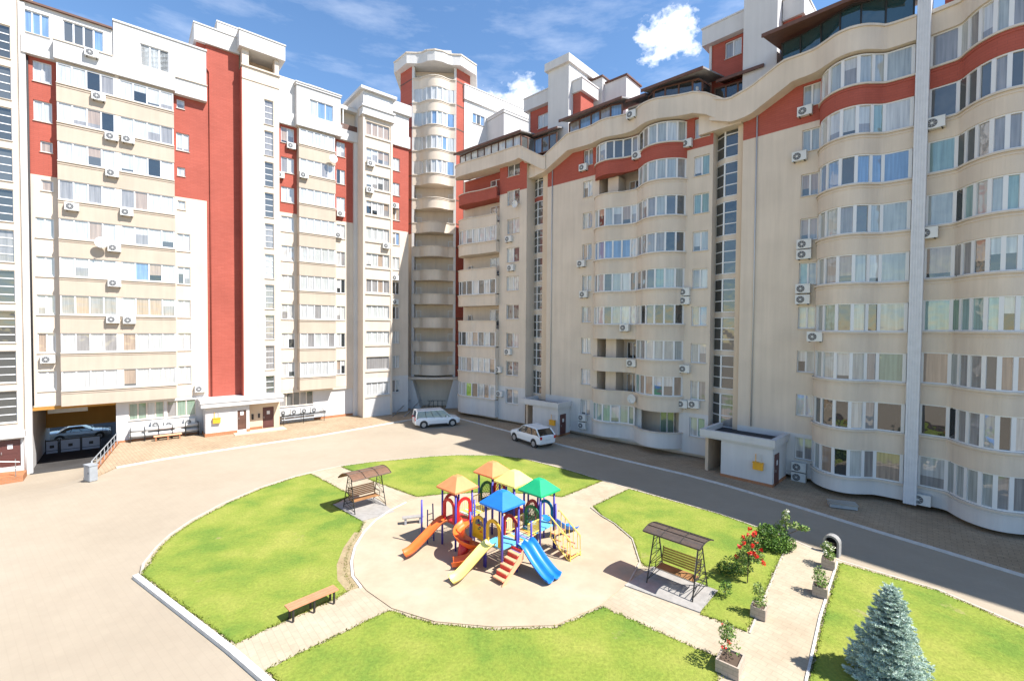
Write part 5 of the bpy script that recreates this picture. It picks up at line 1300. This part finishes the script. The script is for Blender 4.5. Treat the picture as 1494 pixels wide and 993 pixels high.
car('parked_car', (1.75, 38.35, .0), math.atan2(2.55,-1.8), 'white crossover hatchback with dark rear window parked by the small entrance annexe', 4.25, 1.76, 1.6, 'car_white', 'suv')
slab('street', [SL.w(u,n)[:2] for u, n in ((-14,-11.7),(14,-11.7),(14,-34),(-14,-34))], -2.2, -1.62, 'asphalt_and_shade')
p = SL.w(.2, -13.6, -1.615); car('parked_car', p, SL.rz+math.pi*0, 'silver saloon car parked beyond the gates under the archway', 4.5, 1.76, 1.42, 'car_silver', 'sedan')

# ---- gates inside the archway
p = SL.w(-.1, -7.0, -1.68); e = empty('metal_gate', p, SL.rz, 'pale blue-grey panelled gates with black frames under the archway', 'gate')
simple('gate_panel', (.36,.40,.48), .5, var=.05)
for a, b_ in ((-1.45,-.75),(-.55,.65),(.8,1.95)):
    g_ = pm('gate_leaf', lambda m: m.box(a, b_, -.03, .03, .12, 1.35, 'gate_panel'), e)
    pm('leaf_frame', lambda m: (m.box(a-.06,a,-.05,.05,0,1.5,'iron'), m.box(b_,b_+.06,-.05,.05,0,1.5,'iron'), m.box(a,b_,-.05,.05,1.352,1.45,'iron'), m.box(a,b_,-.05,.05,.02,.118,'iron'), m.box(a,b_,-.05,-.031,.5,.54,'iron'), m.box((a+b_)/2-.14,(a+b_)/2+.14,-.05,-.032,.75,1.0,'iron')), g_)
pm('mesh_door', lambda m: [m.tube([(2.15+.09*i,0,0),(2.15+.09*i,0,2.2)], .015, 'iron', 5) for i in range(8)], e)
p = SL.w(3.25, 0, 0); 
e = empty('ramp_railing', (-29.2, 32.6, 0), math.atan2(-8.6,5.65), 'dark metal railing along the brick wall beside the sunken drive', 'railing')
pm('rail', lambda m: (m.tube([(-4.6,0,1.0),(4.6,0,1.0),(4.9,0,.8),(4.9,0,.1)], .035, 'grey_metal', 6), m.tube([(-4.6,0,.55),(4.6,0,.55)], .025, 'grey_metal', 6)), e)
for i in range(8): pm('baluster', lambda m: m.tube([(-4.5+i*1.28,0,.1),(-4.5+i*1.28,0,1.0)], .025, 'grey_metal', 6), e)
e = empty('utility_cabinet', (-26.05, 28.0, zg(-26.05,28.0)), -.45, 'grey metal cabinet standing at the end of the drive railing', 'cabinet')
pm('case', lambda m: (m.box(-.36,.36,-.2,.2,.06,.98,'grey_metal'), m.box(-.39,.39,-.23,.23,.98,1.03,'grey_metal'), m.box(-.33,.33,-.18,.18,0,.06,'concrete')), e)
pm('door', lambda m: (m.box(-.31,.31,-.215,-.201,.12,.93,'grey_metal'), m.box(.22,.25,-.235,-.215,.5,.62,'iron')), e)
# heating pipes on the left ground floor wall
p = SL.w(3.9, -.35, .06); e = empty('heating_pipe', p, SL.rz, 'two white insulated pipes running along the foot of the wall right of the archway', 'pipe')
for zz in (.5, .95): pm('pipe_run', lambda m: m.tube([(0,0,zz),(4.75,0,zz)], .15, 'ac_white', 12), e, smooth=True)
for i in range(6): pm('bracket', lambda m: m.box(.05+i*.92,.10+i*.92,-.2,.35,.0,1.15,'iron'), e)
p = SL.w(15.3, -.1, .06); e = empty('pipe_shelter', p, SL.rz, 'dark tube rack holding air conditioners under the windows right of the brown doors', 'rack')
for zz in (.45, .75): pm('rail', lambda m: m.tube([(0,0,zz),(4.2,0,zz)], .07, 'grey_metal', 8), e)
for x in (.1,1.9,3.9): pm('post', lambda m: m.tube([(x,-.35,-.02),(x,-.35,1.1),(x,.4,1.1)], .03, 'iron', 6), e)
pm('shelf', lambda m: m.box(0,4.2,-.12,.4,.86,.92,'iron'), e)
# yellow gas boxes
def gas(sec, u, n, z, label):
    e = empty('gas_box', sec.w(u, n, z), sec.rz, label, 'gas box', 'yellow gas meter boxes')
    pm('case', lambda m: (m.box(-.28,.28,-.22,0,0,.42,'yellow_box'), m.box(-.31,.31,-.25,.0,.42,.46,'yellow_box')), e)
    pm('pipe', lambda m: (m.tube([(-.15,-.08,.46),(-.15,-.08,.95)], .022, 'yellow_box', 6), m.tube([(.16,-.08,.46),(.16,-.08,.95)], .022, 'zinc', 6)), e)
gas(SL, 9.75, 1.21, 1.2, 'yellow gas box on the sunlit annexe below the red tower')
gas(SH, -2.35, 1.91, 1.05, 'yellow gas box on the small shaded annexe behind the crossover')
gas(SI, -1.7, 2.81, 1.0, 'yellow gas box on the larger shaded annexe at the right')
e = empty('cellar_hatch', (18.05, 24.55, .09), math.atan2(-.44,1.1), 'low blue-grey hatch box lying on the pavers under the ribbed pier block', 'hatch')
pm('box', lambda m: (m.box(-.62,.62,-.3,.3,0,.2,'grey_metal'),), e); pm('lid', lambda m: m.box(-.66,.66,-.34,.34,.201,.25,'steel'), e)
p = SI.w(-3.0, 2.9, 2.95); 

# ---- wall-mounted air conditioners
def ac_proto():
    e = empty('air_conditioner', (0,0,0))
    pm('casing', lambda m: (m.box(-.4,.4,-.33,-.03,0,.56,'ac_white'), m.box(-.405,.405,-.335,-.025,.561,.58,'ac_white')), e)
    pm('fan_grille', lambda m: (m.tube([(-.11,-.33,.28),(-.11,-.345,.28)], .22, 'ac_dark', 18), m.tube([(-.11,-.345,.28),(-.11,-.352,.28)], .06, 'ac_white', 10), [m.tube([(-.11+.21*math.cos(6.283*i/8),-.349,.28+.21*math.sin(6.283*i/8)),(-.11,-.349,.28)], .007, 'ac_white', 4) for i in range(8)]), e)
    for s in (-.28, .28): pm('bracket', lambda m: m.box(s-.02,s+.02,-.33,0.0,-.05,-.003,'iron'), e)
    return e
ACP = None
ORD = ['ground', 'first', 'second', 'third', 'fourth', 'fifth', 'sixth', 'seventh', 'eighth', 'ninth', 'tenth', 'eleventh']
def put_ac(sec, n, u, z, label):
    global ACP
    if ACP is None: ACP = ac_proto(); o = ACP
    else:
        o = ACP.copy(); COL.objects.link(o)
        for ch in ACP.children:
            c = ch.copy(); COL.objects.link(c); c.parent = o
    o.location = sec.w(u, n, z-.28); o.rotation_euler = (0,0,sec.rz); tag(o, label, 'air conditioner', 'air conditioner boxes on the facades')
def put(sec, n, lst, where):
    seen = {}
    for i, (u, z, ex) in enumerate(lst):
        put_ac(sec, n, u, z, 'white air conditioner ' + ex + ' ' + where)
SQ = 'on the square bay block'
put(SL, .0, [(2.35,27.3,'under the topmost left bay'),(3.08,24.45,'left one of the upper close pair'),(4.07,24.5,'right one of the upper close pair'),(3.09,21.62,'alone between bays below the upper pair'),(.76,18.57,'at the left end of a bay'),(3.93,18.7,'level with the dish, right bay column'),(3.15,15.76,'just right of the satellite dish'),(3.13,12.99,'under brown-curtained panes'),(3.01,10.11,'left one of the lower close pair'),(4.01,10.07,'right one of the lower close pair')], SQ)
put(SL, .15, [(2.0,30.41,'hanging below the penthouse windows')], SQ)
put(SL, -.8, [(-.73,7.04,'on the plain wall above the archway')], SQ)
put(SL, -.78, [(5.71,1.28,'first from the archway at ground level'),(6.59,1.16,'second from the archway at ground level'),(7.97,1.23,'third from the archway at ground level')], 'above the white pipes')
put(SL, -.8, [(8.77,4.07,'above the last ground window')], SQ)
ND = 'on the narrow block'
put(SL, -.8, [(16.39,27.45,'below the topmost red-flank window'),(15.33,24.4,'at the tower side of the red flank'),(21.21,21.62,'at the foot of the right red flank'),(20.99,19.35,'below the right red flank')], ND)
put(SL, -.55, [(15.55,1.2,'first from the door'),(16.55,1.2,'second from the door'),(17.5,1.2,'third from the door'),(18.45,1.2,'last from the door')], 'on the dark tube rack')
put(SL, .0, [(17.33,24.61,'at the left end of the second bay down')], ND)
put(SL, 1.12, [(23.71,26.96,'highest on the front'),(23.6,24.16,'second highest on the front'),(25.45,18.51,'at the right edge, front')], 'of the slim block by the tower')
put(SL, .3, [(26.85,23.27,'highest on the recessed flank'),(26.85,15.25,'middle of the recessed flank'),(26.85,12.56,'lowest on the recessed flank')], 'of the slim block')
NG = 'on the block with rounded balconies'
put(SG, .0, [(-.48,18.65,'under the shuttered window'),(-.17,15.73,'plain pale one below the shuttered window'),(-.45,7.3,'third lowest, under a window'),(-1.75,5.41,'beside the bottom window band'),(-1.53,2.94,'lowest, on the white base')], NG)
NH = 'on the middle block'
put(SH, .0, [(-.59,23.94,'left, on the red band'),(8.61,23.57,'right, on the red band'),(-.69,15.48,'upper left, beside a window'),(-.39,12.73,'lower left, beside a window'),(8.65,12.5,'upper of the stacked right pair'),(8.65,11.85,'lower of the stacked right pair'),(8.75,6.7,'single right one, above the bottom pair'),(8.64,4.03,'left one of the bottom right pair'),(9.5,4.11,'right one of the bottom right pair'),(-.38,1.75,'upper of the ground pair'),(-.38,1.05,'lower of the ground pair')], NH)
put(SH, .36, [(4.78,23.56,'in the red dip between the bays'),(3.89,9.79,'between the bays, above the open balconies'),(4.56,6.92,'between the bays, beside the open balconies')], NH)
put(SH, 1.05, [(4.61,26.6,'on the parapet between two pergolas')], NH)
NI = 'left of the ribbed pier'
put(SI, .0, [(-.28,23.44,'on the red wall'),(-.52,20.68,'just below the red wall'),(-.14,15.1,'upper of the high stacked pair'),(-.14,14.45,'lower of the high stacked pair'),(-.15,12.3,'upper of the middle stacked pair'),(-.15,11.62,'lower of the middle stacked pair'),(-.14,.95,'upper of the ground pair'),(-.14,.3,'lower of the ground pair')], NI)
put(SI, 1.05, [(.78,9.29,'left one hanging on the curved bay'),(1.72,9.31,'right one hanging on the curved bay')], NI)
put(SJ, .05, [(.3,20.59,'highest, under a teal window'),(.15,14.87,'middle, at the bay edge'),(.2,.62,'at ground level beside the pier')], 'on the nearest block')

# ---- satellite dishes
def dish(sec, n, u, z, label, r=.38):
    e = empty('satellite_dish', sec.w(u, n, z), sec.rz, label, 'satellite dish', 'satellite dishes on the facades')
    def f(m):
        k = 20; rings = []
        for q in range(5):
            rr = r*q/4; rings.append((rr, -.55+.22*(q/4)**2*-1))
        vs = [(0,-.42,0)]; fs = []
        for q in range(1, 5):
            rr = r*q/4
            for j in range(k): vs.append((rr*math.cos(6.283*j/k), -.42-.10*(q/4)**2, rr*math.sin(6.283*j/k)))
        for j in range(k): fs.append((0,1+j,1+(j+1)%k))
        for q in range(3):
            for j in range(k): fs.append((1+q*k+j,1+(q+1)*k+j,1+(q+1)*k+(j+1)%k,1+q*k+(j+1)%k))
        m.add(vs, fs, 'ac_white')
    o = pm('bowl', f, e, smooth=True); md = o.modifiers.new('thick', 'SOLIDIFY'); md.thickness = .02
    pm('mount', lambda m: (m.tube([(0,0,-.1),(0,-.4,0)], .025, 'steel', 6), m.tube([(0,-.5,-r),(0,-.85,-.05)], .012, 'steel', 5), m.box(-.04,.04,-.9,-.82,-.08,.0,'steel')), e)
dish(SL, .0, 2.4, 16.05, 'large white dish on the square bay block left of an air conditioner', .42)
dish(SL, .0, 20.1, 26.8, 'white dish at the right end of a bay on the narrow block', .42)
dish(SH, .36, 4.75, 4.05, 'white dish low down between the bays of the middle wavy block', .36)
dish(SG, .0, .55, 21.9, 'white dish beside a window on the rounded balcony block', .36)
# ================================================================ CAMERA, LIGHT
cam = bpy.data.cameras.new('camera'); co = bpy.data.objects.new('camera', cam); COL.objects.link(co)
cam.sensor_fit = 'HORIZONTAL'; cam.sensor_width = 36; cam.lens = 664/1494*36
cam.clip_start = .1; cam.clip_end = 3000
t = math.atan(16.5/664); ro = .008
r0 = Vector((1,0,0)); f0 = Vector((0, math.cos(t), -math.sin(t))); u0 = Vector((0, math.sin(t), math.cos(t)))
rr = r0*math.cos(ro) + u0*math.sin(ro); uu = u0*math.cos(ro) - r0*math.sin(ro)
co.matrix_world = Matrix(((rr.x, uu.x, -f0.x, 0), (rr.y, uu.y, -f0.y, 0), (rr.z, uu.z, -f0.z, 9.6), (0,0,0,1)))
SC.camera = co
SUN_EL = R(52); SX, SY = .92, -.39
su = bpy.data.lights.new('sun', 'SUN'); su.energy = 4.7; su.angle = R(.5); su.color = (1, .965, .92)
so = bpy.data.objects.new('sun', su); COL.objects.link(so)
L = math.hypot(SX, SY); d = Vector((SX/L*math.cos(SUN_EL), SY/L*math.cos(SUN_EL), math.sin(SUN_EL)))
so.rotation_euler = d.to_track_quat('Z', 'Y').to_euler(); so.location = (40, -20, 60)
W = bpy.data.worlds.new('World'); SC.world = W; W.use_nodes = True
nt = W.node_tree; bg = nt.nodes['Background']
sky = nt.nodes.new('ShaderNodeTexSky'); sky.sky_type = 'NISHITA'; sky.sun_disc = False
sky.sun_elevation = SUN_EL; sky.sun_rotation = math.atan2(SX, SY)
sky.air_density = 1.0; sky.dust_density = .0; sky.ozone_density = 2.0
# cumulus and cirrus in the sky
tc = nt.nodes.new('ShaderNodeTexCoord')
def cloud(scale, stretch, lo, hi, off, detail=8):
    mp = nt.nodes.new('ShaderNodeMapping'); mp.inputs['Scale'].default_value = stretch; mp.inputs['Location'].default_value = off
    no = nt.nodes.new('ShaderNodeTexNoise'); no.inputs['Scale'].default_value = scale; no.inputs['Detail'].default_value = detail; no.inputs['Roughness'].default_value = .6
    mr = nt.nodes.new('ShaderNodeMapRange'); mr.inputs['From Min'].default_value = lo; mr.inputs['From Max'].default_value = hi
    nt.links.new(tc.outputs['Generated'], mp.inputs['Vector']); nt.links.new(mp.outputs[0], no.inputs['Vector']); nt.links.new(no.outputs['Fac'], mr.inputs['Value'])
    return mr.outputs[0]
def blob(dirv, r0, r1):
    """soft round patch of sky about a direction"""
    v = Vector(dirv).normalized()
    dt = nt.nodes.new('ShaderNodeVectorMath'); dt.operation = 'DOT_PRODUCT'; dt.inputs[1].default_value = v
    nm = nt.nodes.new('ShaderNodeVectorMath'); nm.operation = 'NORMALIZE'; nt.links.new(tc.outputs['Generated'], nm.inputs[0]); nt.links.new(nm.outputs[0], dt.inputs[0])
    mr = nt.nodes.new('ShaderNodeMapRange'); mr.inputs['From Min'].default_value = math.cos(r1); mr.inputs['From Max'].default_value = math.cos(r0)
    nt.links.new(dt.outputs['Value'], mr.inputs['Value']); return mr.outputs[0]
def op(o, a, b):
    n = nt.nodes.new('ShaderNodeMath'); n.operation = o
    for i, x in enumerate((a, b)):
        if isinstance(x, (int, float)): n.inputs[i].default_value = x
        else: nt.links.new(x, n.inputs[i])
    n.use_clamp = (o != 'ADD')
    return n.outputs[0]
def skydir(px, py):
    return tuple(f0 + rr*((px-747)/664) - uu*((py-496.5)/664))
def puffy(dirv, r1, scale, off):
    """billowing cloud: a round falloff eaten into by noise"""
    n_ = cloud(scale, (1,1,1.35), .28, .74, off, 14)
    f = blob(dirv, 0, r1)
    return op('MULTIPLY', op('MULTIPLY', op('SUBTRACT', op('ADD', f, op('MULTIPLY', n_, 1.15)), 1.05), 1.3), op('MULTIPLY', f, 4.0))
def mx2(a, b): return op('MAXIMUM', a, b)
c1 = mx2(puffy(skydir(957, 60), .052, 27, (3.1,.7,.2)), puffy(skydir(990, 50), .058, 27, (3.1,.7,.2)))
c2 = mx2(puffy(skydir(735, 172), .085, 20, (1.3,2.2,.9)), puffy(skydir(758, 160), .085, 20, (1.3,2.2,.9)))
wisp = op('MULTIPLY', cloud(5, (1,1,4), .5, .85, (.3, .2, .5)), .22)
sc = nt.nodes.new('ShaderNodeMix'); sc.data_type = 'RGBA'
tot = op('MAXIMUM', op('MAXIMUM', c1, c2), wisp)
nt.links.new(tot, sc.inputs['Factor']); hs = nt.nodes.new('ShaderNodeHueSaturation'); hs.inputs['Saturation'].default_value = 1.12; nt.links.new(sky.outputs[0], hs.inputs['Color']); nt.links.new(hs.outputs[0], sc.inputs['A']); sc.inputs['B'].default_value = (9.5, 9.4, 9.4, 1)
nt.links.new(sc.outputs['Result'], bg.inputs['Color'])
bg.inputs['Strength'].default_value = .108
vs = SC.view_settings; vs.view_transform = 'Standard'; vs.look = 'None'; vs.exposure = 1.14; vs.gamma = 1; vs.use_curve_mapping = False
